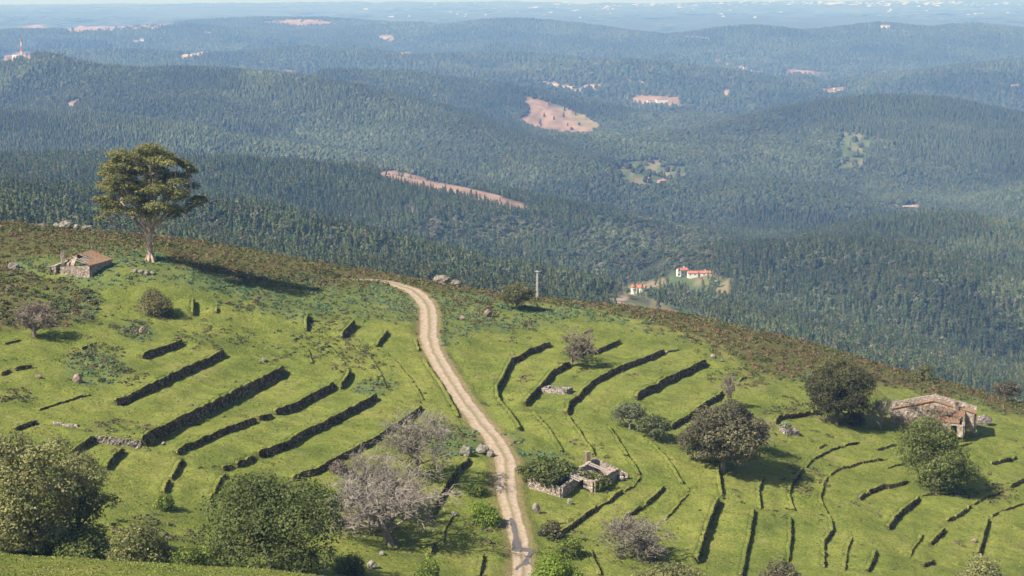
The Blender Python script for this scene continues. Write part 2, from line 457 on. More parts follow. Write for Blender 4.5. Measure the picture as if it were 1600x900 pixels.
# ------------------------------------------------------------------ terrace walls: where they run (picture points), visible height in px
GW = 'dry-stone terrace walls'
GR = 'short remnants of terrace walls'
WALLS = [
    # points, height px, moss 1 / bare 0, label, group
    ([(222, 557), (252, 547), (283, 535)], 15, 1, 'short dark terrace wall uphill of the two long straight walls', GW),
    ([(180, 629), (235, 606), (295, 577), (349, 552)], 17, 1, 'long straight dark terrace wall, upper of the two long ones on the left hill', GW),
    ([(220, 691), (262, 671), (320, 641), (380, 611), (443, 579)], 24, 1, 'longest and tallest dark terrace wall, starting at a sunlit stone corner', GW),
    ([(150, 686), (185, 690), (221, 694)], 18, 0, 'sunlit pale stone wall meeting the tallest terrace wall at a corner', GW),
    ([(275, 707), (308, 693), (340, 677), (399, 658)], 14, 1, 'dark terrace wall just below the tallest wall, its left stretch', GW),
    ([(404, 654), (424, 650)], 13, 1, 'small blocky wall remnant in the gap between two dark terrace walls', GR),
    ([(429, 645), (470, 630), (498, 615), (520, 602)], 17, 1, 'dark curved terrace wall ending beside the short bent wall left of the road', GW),
    ([(531, 605), (541, 592), (546, 580)], 13, 1, 'short bent dark wall right of the curved terrace wall end', GW),
    ([(403, 710), (443, 697), (500, 667), (533, 650), (567, 632), (587, 620)], 17, 1, 'long dark curving terrace wall uphill of the dead bare trees', GW),
    ([(368, 726), (398, 714)], 14, 1, 'short dark wall block at the lower end of the long curving wall', GR),
    ([(347, 731), (364, 729)], 12, 1, 'rounded lichen wall stump above the big green bush', GR),
    ([(351, 741), (338, 760), (324, 788)], 8, 1, 'thin low wall running down behind the big green bush', GW),
    ([(457, 748), (513, 725), (560, 700), (600, 677), (632, 655), (657, 637)], 13, 1, 'terrace wall half hidden behind the dead bare trees', GW),
    ([(669, 808), (691, 770), (708, 742), (732, 718)], 14, 1, 'dark wall between the dead trees and the bright gorse beside the road', GW),
    ([(671, 866), (676, 848)], 12, 1, 'dark wall stub under the lowest dead tree', GR),
    ([(111, 707), (128, 697), (146, 685)], 15, 1, 'dark wall behind the olive willow, left of the sunlit stone corner', GW),
    ([(164, 732), (176, 717), (191, 704)], 15, 1, 'short dark wall just below the sunlit stone corner', GW),
    ([(267, 748), (275, 733), (283, 719)], 12, 1, 'short dark wall standing alone on the slope below the tallest wall end', GR),
    ([(254, 770), (262, 752)], 13, 1, 'dark wall stump above the small green bush on the lower slope', GR),
    ([(22, 671), (40, 664), (56, 660)], 11, 1, 'low dark wall above the olive willow at the left edge', GR),
    ([(84, 661), (103, 664), (122, 667)], 12, 0, 'small sunlit grey stone wall with a dark end above the willow', GW),
    ([(6, 537), (30, 531)], 6, 1, 'low dark wall under the small bare tree at the left edge', GR),
    ([(0, 585), (15, 579)], 8, 1, 'dark wall fragment at the left edge below the bare tree', GR),
    ([(22, 578), (48, 572)], 8, 1, 'dark wall fragment second from the left edge below the bare tree', GR),
    ([(126, 545), (143, 539)], 8, 1, 'tiny dark wall fragment left of the bracken patch', GR),
    ([(300, 491), (301, 470)], 13, 1, 'narrow dark upright wall end beside the yellowish bush', GR),
    ([(337, 488), (339, 480)], 8, 1, 'tiny dark wall stub right of the narrow upright wall end', GR),
    ([(478, 516), (477, 504), (480, 492)], 13, 1, 'dark oval-looking wall end on the upper slope left of the road', GR),
    ([(533, 527), (543, 516), (553, 506)], 15, 1, 'dark slanted wall in the middle of the upper slope left of the road', GR),
    ([(588, 541), (596, 530), (604, 519)], 10, 1, 'small slanted wall nearest the road on the upper slope', GR),
    ([(649, 530), (653, 547)], 7, 1, 'little dark wall touching the left edge of the road bend', GR),
    ([(662, 562), (676, 584), (691, 604), (703, 628), (716, 652)], 8, 1, 'long low wall holding the bank on the left side of the road', GW),
    ([(440, 546), (453, 555)], 8, 1, 'dark stone stub in the rough grass above the curved wall', GR),
    ([(479, 546), (487, 568)], 7, 1, 'thin low wall line above the bent dark wall', GR),
    ([(646, 600), (653, 612), (660, 624)], 7, 1, 'low stone line between the dead trees and the road', GR),
    ([(859, 538), (828, 548), (797, 565), (787, 587), (775, 608), (777, 624), (794, 646), (811, 671)], 13, 1, 'hooked dark wall nearest the road, uppermost of the curved terraces', GW),
    ([(819, 632), (833, 617), (847, 602), (862, 583), (889, 569)], 14, 1, 'dark wall passing the small pale stone pen below the rounded grey tree', GW),
    ([(927, 552), (945, 544), (968, 534)], 9, 1, 'short dark wall right of the rounded grey tree', GW),
    ([(909, 521), (924, 516)], 5, 1, 'tiny low wall above the rounded grey tree', GR),
    ([(885, 646), (888, 632), (906, 618), (924, 599), (955, 582), (996, 565), (1036, 550)], 13, 1, 'long sweeping dark wall, third of the curved terraces right of the road', GW),
    ([(1040, 550), (1060, 546)], 5, 0, 'low pale stone line at the upper end of the sweeping wall', GR),
    ([(887, 651), (903, 673), (927, 711)], 5, 1, 'thin low wall running down from the sweeping wall towards the roofless ruin', GW),
    ([(833, 645), (853, 668), (878, 706)], 4, 1, 'thin low wall running down to the chimney of the roofless ruin', GW),
    ([(993, 622), (1013, 609), (1033, 598), (1067, 583), (1102, 567)], 16, 1, 'thick straight dark wall above the grey-green bush with white stems', GW),
    ([(951, 668), (963, 686), (974, 704), (997, 741)], 5, 1, 'thin wall line down the slope left of the grey-green bush', GW),
    ([(1048, 668), (1064, 658), (1080, 648), (1104, 630), (1127, 614)], 12, 1, 'overgrown dark wall between the grey-green bush and the bare sapling', GW),
    ([(1154, 596), (1164, 589)], 5, 1, 'tiny wall end just right of the bare sapling', GR),
    ([(1008, 682), (1033, 710), (1049, 729), (1066, 757)], 4, 1, 'thin wall line running down from the grey-green bush', GW),
    ([(1211, 660), (1216, 652), (1250, 648), (1286, 643)], 9, 1, 'brown low wall leading to the dark round oak', GW),
    ([(1122, 722), (1121, 741), (1126, 773)], 11, 1, 'dark wall at the trunk of the big spreading oak', GW),
    ([(1122, 781), (1109, 812), (1099, 840), (1088, 876)], 19, 1, 'tall dark wall running down the slope below the big spreading oak', GW),
    ([(1192, 745), (1184, 763), (1187, 794)], 8, 1, 'short low wall at the head of the second wall below the oak', GR),
    ([(1177, 797), (1170, 836), (1165, 861), (1157, 899)], 11, 1, 'long dark wall second below the big spreading oak', GW),
    ([(1254, 733), (1240, 752), (1231, 771), (1239, 797)], 8, 1, 'broken overgrown wall up-slope of the third wall below the oak', GR),
    ([(1234, 810), (1234, 841), (1230, 876)], 9, 1, 'dark wall third below the big spreading oak', GW),
    ([(1291, 745), (1286, 756), (1280, 778), (1289, 800), (1298, 810)], 7, 1, 'thin bowed wall line on the lower right terraces', GR),
    ([(1297, 812), (1300, 829), (1286, 846), (1286, 884)], 9, 1, 'crooked dark wall fourth below the big spreading oak', GW),
    ([(972, 812), (995, 795), (1013, 783), (1036, 761)], 7, 1, 'low dark wall above the leafless bush at the bottom', GW),
    ([(1038, 812), (1055, 792), (1074, 770)], 5, 1, 'faint low wall right of the leafless bush', GR),
    ([(875, 832), (903, 813), (934, 791), (949, 782), (971, 768)], 9, 1, 'low overgrown wall in front of the roofless ruin', GW),
    ([(921, 858), (927, 878), (937, 899)], 9, 1, 'short dark wall left of the leafless bush at the bottom edge', GR),
    ([(1341, 780), (1357, 768), (1377, 761), (1399, 758), (1418, 751)], 8, 1, 'curved dark wall below the large leaning bush', GW),
    ([(1387, 825), (1404, 803), (1418, 792), (1435, 778)], 12, 1, 'thick broken wall running down left of the large leaning bush', GW),
    ([(1479, 813), (1497, 805), (1516, 791)], 8, 1, 'broken wall of upright stones below the large leaning bush', GR),
    ([(1453, 850), (1464, 838), (1475, 827)], 10, 1, 'knobbly wall fragment between two broken walls at lower right', GR),
    ([(1441, 884), (1458, 877)], 9, 1, 'wall fragment at the bottom edge below the knobbly one', GR),
    ([(1543, 812), (1537, 832), (1532, 851), (1527, 864)], 11, 1, 'straight dark wall farthest right on the lower terraces', GW),
    ([(1548, 724), (1567, 719), (1587, 715)], 8, 1, 'brown low wall on the slope at the right edge', GR),
    ([(1578, 760), (1602, 750)], 9, 1, 'dark wall cut by the right edge of the picture', GR),
    ([(1277, 700), (1291, 695)], 5, 1, 'tiny wall fragment in the grass below the dark round oak', GR),
    ([(1370, 703), (1399, 695)], 6, 1, 'small wall fragment left of the large leaning bush', GR),
    ([(1385, 731), (1411, 724)], 5, 1, 'low wall fragment touching the large leaning bush', GR),
    ([(1499, 697), (1516, 692)], 6, 1, 'small wall fragment right of the large leaning bush', GR),
    ([(1355, 892), (1362, 876), (1368, 862)], 10, 1, 'dark stub at the bottom edge left of the broken walls', GR),
    ([(478, 518), (492, 529), (517, 544), (536, 566), (544, 578)], 6, 1, 'overgrown low bank curving down to the short bent dark wall', GR),
    ([(536, 530), (556, 543), (577, 558), (592, 580), (602, 606)], 6, 1, 'overgrown low bank curving down from the dark slanted wall', GR),
    ([(591, 544), (608, 557), (627, 577), (644, 597)], 6, 1, 'overgrown low bank nearest the road on the upper left slope', GR),
    ([(1000, 744), (990, 757), (974, 767)], 6, 1, 'low wall bending round beside the right corner of the roofless ruin', GR),
    ([(1067, 758), (1076, 768)], 6, 1, 'low wall end at the foot of the thin line from the grey-green bush', GR),
    ([(1258, 730), (1277, 712), (1302, 701), (1340, 691)], 6, 1, 'low grassy wall line below the pale leafless bush', GR),
    ([(1296, 742), (1314, 730), (1350, 722), (1383, 716)], 6, 1, 'low grassy wall line reaching towards the large leaning bush', GR),
    ([(1440, 774), (1458, 772), (1500, 772)], 6, 1, 'low grassy wall line just below the foot of the leaning bush', GR),
    ([(1520, 788), (1538, 776), (1566, 768)], 6, 1, 'low wall line on the rough grass near the right edge', GR),
    ([(1548, 806), (1562, 796), (1598, 786)], 6, 1, 'low wall line above the straight dark wall at the right edge', GR),
    ([(1330, 838), (1322, 860), (1318, 890)], 7, 1, 'low wall between the crooked wall and the bottom stub', GR),
    ([(1420, 870), (1428, 852), (1440, 838)], 7, 1, 'low wall left of the knobbly wall fragment', GR),
    ([(60, 640), (100, 628), (140, 616)], 5, 1, 'faint low bank on the grass left of the upper long wall', GR),
    ([(370, 545), (400, 556), (420, 574)], 5, 1, 'faint low bank beside the upper end of the long walls', GR),
    ([(690, 850), (694, 825), (704, 806)], 7, 1, 'low wall in the shade left of the larger gorse', GR),
    ([(747, 900), (753, 868)], 9, 1, 'dark wall at the bottom edge beside the road', GR),
]
dZ = np.zeros_like(ZB)
gy_, gx_ = np.gradient(z_base(XX[::8, ::8], YY[::8, ::8]))
wall_geo = []
for pts, hpx, moss, label, grp in WALLS:
    P = np.array([hit_on(ZB, *p) for p in pts])
    h = (max(hpx, 7 + hpx * 0.3) if grp == GW else hpx * (0.8 if hpx <= 7 else 1.0)) * P[:, 1].mean() / FPX * 0.88
    # resample every 0.25 m
    seg = np.linalg.norm(np.diff(P[:, :2], axis=0), axis=1); s = np.r_[0, np.cumsum(seg)]
    n = max(5, int(s[-1] / 0.25))
    t = np.linspace(0, s[-1], n)
    Q = np.c_[np.interp(t, s, P[:, 0]), np.interp(t, s, P[:, 1])]
    k = 7
    if n > 3 * k:
        ker = np.ones(k) / k
        Qp = np.pad(Q, ((k // 2, k // 2), (0, 0)), mode='reflect', reflect_type='odd')
        Q = np.c_[np.convolve(Qp[:, 0], ker, 'valid'), np.convolve(Qp[:, 1], ker, 'valid')]
    Q = Q + np.c_[fbm(t / 2.5, t * 0 + hpx, 2, 21) - 0.5, fbm(t / 2.5, t * 0 + hpx, 2, 22) - 0.5] * 0.16
    d = np.gradient(Q, axis=0); d /= np.linalg.norm(d, axis=1)[:, None]
    nrm = np.c_[-d[:, 1], d[:, 0]]
    up = np.array([-1.0, 0.42])                 # the hill rises to the left and away
    if (nrm @ up).sum() < 0:
        nrm = -nrm
    taper = np.minimum(1, (np.minimum(t, s[-1] - t) + 0.25) / (0.9 if moss else 0.3))
    brk = 1 - 0.45 * sstep(0.62, 0.75, fbm(t / 2.8, t * 0 + hpx * 1.7 + len(pts), 2, 33))
    if grp == GW and hpx > 9: brk = 0.75 + 0.25 * brk
    hh = h * (0.45 + 0.55 * taper) * (0.84 + 0.3 * fbm(t / 1.6, t * 0 + 3.3, 2, 31)) * brk
    wall_geo.append((Q, nrm, hh, h, moss, label, grp, t))
    # the ground steps: raised above the wall, cut away below it
    W = np.clip(h * 2.6, 1.6, 6.0)
    bb = (XX > Q[:, 0].min() - W - 1) & (XX < Q[:, 0].max() + W + 1) & (YY > Q[:, 1].min() - W - 1) & (YY < Q[:, 1].max() + W + 1)
    jj, ii = np.nonzero(bb)
    gx, gy = XX[jj, ii], YY[jj, ii]
    best = np.full(len(gx), 1e9); bi = np.zeros(len(gx), int)
    for a in range(0, n, 2):
        q = (gx - Q[a, 0]) ** 2 + (gy - Q[a, 1]) ** 2
        m = q < best
        best[m] = q[m]; bi[m] = a
    sd = (gx - Q[bi, 0]) * nrm[bi, 0] + (gy - Q[bi, 1]) * nrm[bi, 1]
    al = np.abs((gx - Q[bi, 0]) * d[bi, 0] + (gy - Q[bi, 1]) * d[bi, 1])
    ends = (bi == 0) | (bi >= n - 2)
    fade = np.where(ends, np.exp(-(np.maximum(al - 0.3, 0) / 0.7) ** 2), 1.0) * (0.35 + 0.65 * taper[bi])
    a = np.abs(sd)
    prof = np.sign(sd) * np.clip(1 - a / W, 0, 1) ** 1.3
    dz = 0.5 * h * prof * fade * np.clip(a / 0.2, 0, 1)
    cur = dZ[jj, ii]
    dZ[jj, ii] = np.where(np.abs(dz) > np.abs(cur) * 0.6, dz + cur * np.clip(1 - np.abs(dz) / (0.25 * h + 1e-6), 0, 1), cur)
ZG = ZB + dZ

# ------------------------------------------------------------------ the dirt road: level its bed
ROAD = [(548, 436, 3.2), (585, 437, 3.4), (615, 442, 3.8), (643, 452, 4.2), (661, 467, 4.3), (670, 484, 4.3), (671, 505, 4.3), (670, 525, 4.2), (676, 548, 4.0), (690, 572, 4.0), (709, 603, 4.0),
        (731, 636, 4.0), (752, 664, 4.0), (775, 690, 3.9), (789, 712, 3.8), (792, 735, 3.7), (790, 757, 3.6), (795, 783, 3.4), (804, 815, 3.2), (812, 845, 3.2), (816, 875, 3.2), (818, 905, 3.2), (820, 930, 3.2)]
RP = np.array([np.r_[hit_on(ZG, a, b, 215)[:2], w] for a, b, w in ROAD])
seg = np.linalg.norm(np.diff(RP[:, :2], axis=0), axis=1); s = np.r_[0, np.cumsum(seg)]
rt = np.arange(0, s[-1], 0.6)
def _spline(t, s, v):
    x = np.interp(t, s, v)
    ker = np.hanning(15); ker /= ker.sum()
    return np.convolve(np.pad(x, 7, mode='reflect', reflect_type='odd'), ker, 'valid')
RQ = np.c_[_spline(rt, s, RP[:, 0]), _spline(rt, s, RP[:, 1])]
RWID = _spline(rt, s, RP[:, 2]) * (0.84 + 0.16 * fbm(rt / 5, rt * 0, 3, 41))
rd = np.gradient(RQ, axis=0); rd /= np.linalg.norm(rd, axis=1)[:, None]
RN = np.c_[rd[:, 1], -rd[:, 0]]
rz = sample(ZG, RQ[:, 0], RQ[:, 1])
ker = np.hanning(17); ker /= ker.sum()
rz = np.convolve(np.pad(rz, 8, mode='reflect', reflect_type='odd'), ker, 'valid')
bb = (XX > RQ[:, 0].min() - 8) & (XX < RQ[:, 0].max() + 8) & (YY > RQ[:, 1].min() - 8) & (YY < RQ[:, 1].max() + 8)
jj, ii = np.nonzero(bb)
gx, gy = XX[jj, ii], YY[jj, ii]
best = np.full(len(gx), 1e9); bi = np.zeros(len(gx), int)
for a in range(len(RQ)):
    q = (gx - RQ[a, 0]) ** 2 + (gy - RQ[a, 1]) ** 2
    m = q < best
    best[m] = q[m]; bi[m] = a
rdist = np.sqrt(best)
ROADD = np.full(XX.shape, 99.0)
ROADD[jj, ii] = rdist - RWID[bi] / 2
hw = RWID[bi] / 2
bed = rz[bi] - 0.14
f = 1 - sstep(0.15, 2.0, rdist - hw)
ZG[jj, ii] = ZG[jj, ii] * (1 - f) + (bed + 0.16 * sstep(-0.4, 0.7, rdist - hw)) * f

def hit(px, py, d0=222, d1=560):
    return hit_on(ZG, px, py, d0, d1)
def ground(x, y):
    return sample(ZG, x, y)
def mpp(p):
    """metres per picture pixel at a point"""
    return float(np.dot(p, FWD)) / FPX

# ------------------------------------------------------------------ ground cover zones, as fields over the ground
PX, PY = project(np.stack([XX, YY, ZG], -1))
def curve(xs, ys, px):
    return np.interp(px, xs, ys)
wob = (fbm(XX / 7, YY / 7, 4, 51) - 0.5)
wob2 = (fbm(XX / 2.2, YY / 2.2, 3, 52) - 0.5)
low_edge = curve([-300, 0, 60, 150, 240, 300, 400, 520, 600, 700, 780, 860, 920, 1000, 1100, 1180, 1260, 1340, 1420, 1500, 1600, 1900],
                 [490, 430, 400, 392, 394, 426, 444, 450, 450, 462, 472, 476, 484, 500, 544, 584, 600, 608, 614, 626, 648, 715], PX)
HEATH = sstep(8, -10, PY - low_edge + wob * 34 + wob2 * 10)
# rough brown scrub on the left slope
LEFT = in_poly(PX + wob * 40, PY + wob * 40, [(-400, 395), (70, 425), (100, 432), (150, 470), (135, 500), (60, 512), (-20, 520), (-400, 560)])
HEATH = np.maximum(HEATH, LEFT * np.clip(0.75 + wob2 * 1.2, 0, 1) * 0.9)
BANKZ = sstep(215, 200, YY)
HEATH *= 1 - BANKZ
band_lo = curve([-300, 240, 330, 450, 560, 640, 690, 800, 900, 1000, 1100, 1200, 1320, 1400, 1600], [560, 440, 470, 505, 500, 500, 540, 520, 505, 515, 545, 575, 604, 612, 650], PX)
BRACK = sstep(6, -12, PY - band_lo + wob * 50) * (1 - HEATH) * (0.75 + wob * 1.5) * sstep(225, 235, YY)
for cx, cy, rx, ry in ((150, 575, 55, 28), (585, 605, 35, 14), (700, 690, 50, 25), (760, 690, 60, 20), (840, 715, 40, 14), (215, 520, 30, 20), (120, 470, 40, 30), (1290, 590, 60, 10), (430, 440, 90, 14)):
    e = ((PX - cx) / rx) ** 2 + ((PY - cy) / ry) ** 2
    BRACK = np.maximum(BRACK, (0.8 + wob2) * sstep(1.2, 0.5, e + wob * 1.0))
BRACK = np.clip(BRACK, 0, 1)
# faint grassy tracks and bare patches
PATH = np.zeros_like(XX)
for tr, wd in (([(684, 470), (740, 478), (800, 474), (860, 478), (930, 488), (985, 500), (1060, 520), (1120, 535), (1140, 560), (1165, 585)], 1.6),
               ([(1098, 845), (1080, 855), (1070, 866)], 0.5), ([(1105, 800), (1098, 830)], 0.5)):
    P = np.array([hit(*p)[:2] for p in tr])
    q = np.concatenate([np.linspace(P[i], P[i + 1], 60) for i in range(len(P) - 1)])
    best = np.full(XX.shape, 1e9)
    sub = (XX > P[:, 0].min() - 4) & (XX < P[:, 0].max() + 4) & (YY > P[:, 1].min() - 4) & (YY < P[:, 1].max() + 4)
    jx = np.nonzero(sub)
    b = np.full(len(jx[0]), 1e9)
    for a in q:
        b = np.minimum(b, (XX[jx] - a[0]) ** 2 + (YY[jx] - a[1]) ** 2)
    PATH[jx] = np.maximum(PATH[jx], sstep(wd * 1.3, wd * 0.4, np.sqrt(b) + wob2[jx] * 1.2))
DIRT = sstep(1.5, 0.1, ROADD + wob2 * 1.6) * 0.8
for cx, cy, rx, ry in ((548, 815, 40, 26), (640, 760, 45, 30), (600, 720, 60, 20), (610, 860, 14, 12), (500, 808, 26, 22), (725, 655, 24, 8), (185, 668, 46, 12), (1295, 655, 26, 9), (1560, 765, 34, 14), (300, 575, 40, 10), (1180, 600, 60, 14)):
    e = ((PX - cx) / rx) ** 2 + ((PY - cy) / ry) ** 2
    DIRT = np.maximum(DIRT, 0.6 * sstep(1.3, 0.0, e + wob * 2.0) * sstep(-0.12, 0.22, wob2 + wob * 0.5))
HEATH = HEATH * sstep(-0.5, 1.2, ROADD)
BRACK = BRACK * sstep(-0.3, 1.0, ROADD)

def terrain_material():
    m, nt, b = mat_base('hillside_turf')
    pos = N(nt, 'NewGeometry').outputs['Position']
    at = lambda n: N(nt, 'Attribute', attribute_name=n).outputs['Fac']
    g1 = ramp(nt, [(0.32, (0.110, 0.140, 0.028)), (0.5, (0.178, 0.204, 0.041)), (0.68, (0.232, 0.238, 0.058))])
    nt.links.new(noise_n(nt, 0.09, 5, 0.62, pos), g1.inputs[0])
    fine = noise_n(nt, 2.4, 5, 0.72, pos)
    fr = ramp(nt, [(0.30, (0.17, 0.18, 0.2)), (0.5, (0.5, 0.5, 0.5)), (0.72, (0.80, 0.78, 0.72))])
    nt.links.new(fine, fr.inputs[0])
    c = mixc(nt, 0.85, g1.outputs[0], fr.outputs[0], 'OVERLAY')
    mid = ramp(nt, [(0.50, (0, 0, 0)), (0.68, (1, 1, 1))])
    nt.links.new(noise_n(nt, 0.6, 7, 0.75, pos), mid.inputs[0])
    c = mixc(nt, math_n(nt, 'MULTIPLY', mid.outputs[0], 0.75), c, (0.092, 0.122, 0.030))
    dryn = ramp(nt, [(0.56, (0, 0, 0)), (0.72, (1, 1, 1))])
    nt.links.new(noise_n(nt, 0.23, 6, 0.7, pos), dryn.inputs[0])
    c = mixc(nt, math_n(nt, 'MULTIPLY', dryn.outputs[0], 0.7), c, (0.24, 0.215, 0.085))
    bro = ramp(nt, [(0.60, (0, 0, 0)), (0.70, (1, 1, 1))])
    nt.links.new(noise_n(nt, 0.31, 7, 0.78, pos), bro.inputs[0])
    c = mixc(nt, math_n(nt, 'MULTIPLY', bro.outputs[0], 0.6), c, (0.13, 0.115, 0.05))
    br = ramp(nt, [(0.3, (0.085, 0.125, 0.045)), (0.7, (0.14, 0.17, 0.07))])
    nt.links.new(noise_n(nt, 1.3, 4, 0.7, pos), br.inputs[0])
    c = mixc(nt, math_n(nt, 'MULTIPLY', at('bracken'), 0.7), c, br.outputs[0])
    he = ramp(nt, [(0.25, (0.060, 0.064, 0.022)), (0.5, (0.105, 0.105, 0.036)), (0.75, (0.15, 0.115, 0.055))])
    nt.links.new(noise_n(nt, 0.8, 6, 0.7, pos), he.inputs[0])
    c = mixc(nt, at('heath'), c, he.outputs[0])
    c = mixc(nt, math_n(nt, 'MULTIPLY', at('path'), 0.65), c, (0.22, 0.215, 0.06))
    di = ramp(nt, [(0.3, (0.16, 0.115, 0.06)), (0.7, (0.30, 0.23, 0.13))])
    nt.links.new(noise_n(nt, 1.1, 5, 0.7, pos), di.inputs[0])
    c = mixc(nt, at('dirt'), c, di.outputs[0])
    nt.links.new(c, b.inputs['Base Color'])
    b.inputs['Roughness'].default_value = 1.0
    b.inputs['Specular IOR Level'].default_value = 0.05
    bump_n(nt, b, math_n(nt, 'ADD', fine, noise_n(nt, 0.9, 5, 0.7, pos)), 0.9, 0.35)
    return m

nx, ny = len(GX), len(GY)
i = np.arange(nx - 1)[None, :]; j = np.arange(ny - 1)[:, None]
F = np.stack([j * nx + i, j * nx + i + 1, (j + 1) * nx + i + 1, (j + 1) * nx + i], -1).reshape(-1, 4)
M_TURF = terrain_material()
me = np_mesh('hillside', np.stack([XX, YY, ZG], -1).reshape(-1, 3), F, [M_TURF], True,
             attrs={'heath': HEATH, 'bracken': BRACK, 'path': PATH, 'dirt': DIRT})
tag(new_obj('hillside_ground', me), 'green terraced hillside of short turf with brown heath along its ridge', 'hillside', kind='structure')

# road sheet
def road_material():
    m, nt, b = mat_base('dirt_road')
    pos = N(nt, 'NewGeometry').outputs['Position']
    r = ramp(nt, [(0.3, (0.26, 0.195, 0.135)), (0.55, (0.37, 0.29, 0.215)), (0.75, (0.47, 0.38, 0.295))])
    nt.links.new(noise_n(nt, 1.2, 6, 0.7, pos), r.inputs[0])
    u = N(nt, 'Attribute', attribute_name='across').outputs['Fac']
    un = math_n(nt, 'ADD', u, math_n(nt, 'MULTIPLY', math_n(nt, 'SUBTRACT', noise_n(nt, 0.5, 5, 0.7, pos), 0.5), 0.7))
    mid = ramp(nt, [(0.0, (1, 1, 1)), (0.16, (0.5, 0.5, 0.5)), (0.30, (0, 0, 0)), (0.72, (0, 0, 0)), (0.95, (1, 1, 1))])
    nt.links.new(math_n(nt, 'ABSOLUTE', un), mid.inputs[0])
    c = mixc(nt, math_n(nt, 'MULTIPLY', mid.outputs[0], 0.95), r.outputs[0], (0.19, 0.165, 0.075))
    nt.links.new(c, b.inputs['Base Color'])
    bump_n(nt, b, noise_n(nt, 5.0, 5, 0.7, pos), 0.6, 0.08)
    return m
us = np.linspace(-1.12, 1.12, 15)
V = []; A = []
for k, u in enumerate(us):
    w = RWID / 2 * u * (1 + 0.10 * (fbm(rt / 1.6, rt * 0 + (3 if u > 0 else 8), 3, 61) - 0.5) * abs(u) * 3)
    x = RQ[:, 0] + RN[:, 0] * w; y = RQ[:, 1] + RN[:, 1] * w
    rut = -0.05 * np.exp(-((abs(u) - 0.5) / 0.16) ** 2) - 0.16 * sstep(0.86, 1.1, abs(u))
    V.append(np.c_[x, y, rz + rut + 0.03 * (fbm(x * 1.2, y * 1.2, 2, 5) - 0.5)]); A.append(np.full(len(x), u))
V = np.stack(V, 1); A = np.stack(A, 1)
nr, nc = V.shape[:2]
i = np.arange(nc - 1)[None, :]; j = np.arange(nr - 1)[:, None]
F = np.stack([j * nc + i, (j + 1) * nc + i, (j + 1) * nc + i + 1, j * nc + i + 1], -1).reshape(-1, 4)
road = new_obj('dirt_road', np_mesh('dirt_road', V.reshape(-1, 3), F, [road_material()], True, attrs={'across': A}))
tag(road, 'pale winding dirt road climbing the terraced hillside', 'road', kind='structure')

# wet streak where water runs down and across the road
def wet_material():
    m, nt, b = mat_base('wet_road')
    pos = N(nt, 'NewGeometry').outputs['Position']
    r = ramp(nt, [(0.35, (0.085, 0.075, 0.068)), (0.65, (0.15, 0.125, 0.105))])
    nt.links.new(noise_n(nt, 2.5, 5, 0.7, pos), r.inputs[0])
    nt.links.new(r.outputs[0], b.inputs['Base Color'])
    b.inputs['Roughness'].default_value = 0.35
    b.inputs['Specular IOR Level'].default_value = 0.5
    return m
def on_road(x, y):
    a = np.argmin((RQ[:, 0] - x) ** 2 + (RQ[:, 1] - y) ** 2)
    u = ((x - RQ[a, 0]) * RN[a, 0] + (y - RQ[a, 1]) * RN[a, 1]) / (RWID[a] / 2)
    a2 = np.interp(np.dot([x - RQ[a, 0], y - RQ[a, 1]], rd[a]) / 0.6 + a, np.arange(len(rz)), rz)
    return a2 - 0.05 * np.exp(-((abs(u) - 0.5) / 0.16) ** 2) + 0.02
wet = MB()
def strip(pts, wds):
    P = np.array([hit(*p)[:2] for p in pts])
    s = np.r_[0, np.cumsum(np.linalg.norm(np.diff(P, axis=0), axis=1))]
    t = np.linspace(0, s[-1], max(6, int(s[-1] / 0.3)))
    Q = np.c_[np.interp(t, s, P[:, 0]), np.interp(t, s, P[:, 1])]
    w = np.interp(t, s, wds) * (0.7 + 0.7 * fbm(t / 0.7, t * 0 + len(pts), 3, 71))
    d = np.gradient(Q, axis=0); d /= np.linalg.norm(d, axis=1)[:, None]
    n = np.c_[-d[:, 1], d[:, 0]]
    V = []
    for u in (-.5, -.25, 0, .25, .5):
        q = Q + n * (w * u)[:, None]
        V.append(np.c_[q, [on_road(*a) + 0.012 for a in q]])
    V = np.stack(V, 1); nr, nc = V.shape[:2]
    i = np.arange(nc - 1)[None, :]; j = np.arange(nr - 1)[:, None]
    wet.add(V.reshape(-1, 3), np.stack([j * nc + i, (j + 1) * nc + i, (j + 1) * nc + i + 1, j * nc + i + 1], -1).reshape(-1, 4))
strip([(798, 811), (802, 820), (805, 835), (807, 847), (808, 862)], [0.5, 0.8, 0.6, 1.0, 1.3])
new_obj('wet_streak', wet.mesh('wet_streak', [wet_material()], True), road)
wet = MB()
strip([(803, 859), (812, 860), (822, 860), (833, 862)], [1.2, 1.6, 1.2, 0.8])
strip([(831, 863), (826, 870), (822, 878), (822, 883)], [0.7, 0.5, 0.7, 1.0])
strip([(822, 883), (815, 884), (810, 887), (806, 892)], [1.0, 0.6, 0.5, 0.3])
new_obj('wet_streak', wet.mesh('wet_streak', [bpy.data.materials['wet_road']], True), road)

# ------------------------------------------------------------------ leaves and trees
def leaf_quads(C, Nn, size, rs=0.4, aspect=1.0, rg=None):
    """one small quad at each centre, roughly facing Nn"""
    rg = rg or rng
    n = len(C)
    Nn = Nn + rg.normal(0, 0.55, (n, 3)); Nn /= np.linalg.norm(Nn, axis=1)[:, None] + 1e-9
    a = rg.normal(0, 1, (n, 3)); T = np.cross(Nn, a); T /= np.linalg.norm(T, axis=1)[:, None] + 1e-9
    B = np.cross(Nn, T)
    s = size * (1 + rg.uniform(-rs, rs, n))[:, None] * 0.5
    V = np.stack([C - T * s - B * s * aspect * 0.6, C + T * s * 0.5 - B * s * aspect, C + T * s + B * s * aspect * 0.5, C - T * s * 0.4 + B * s * aspect], 1)
    return V.reshape(-1, 3)

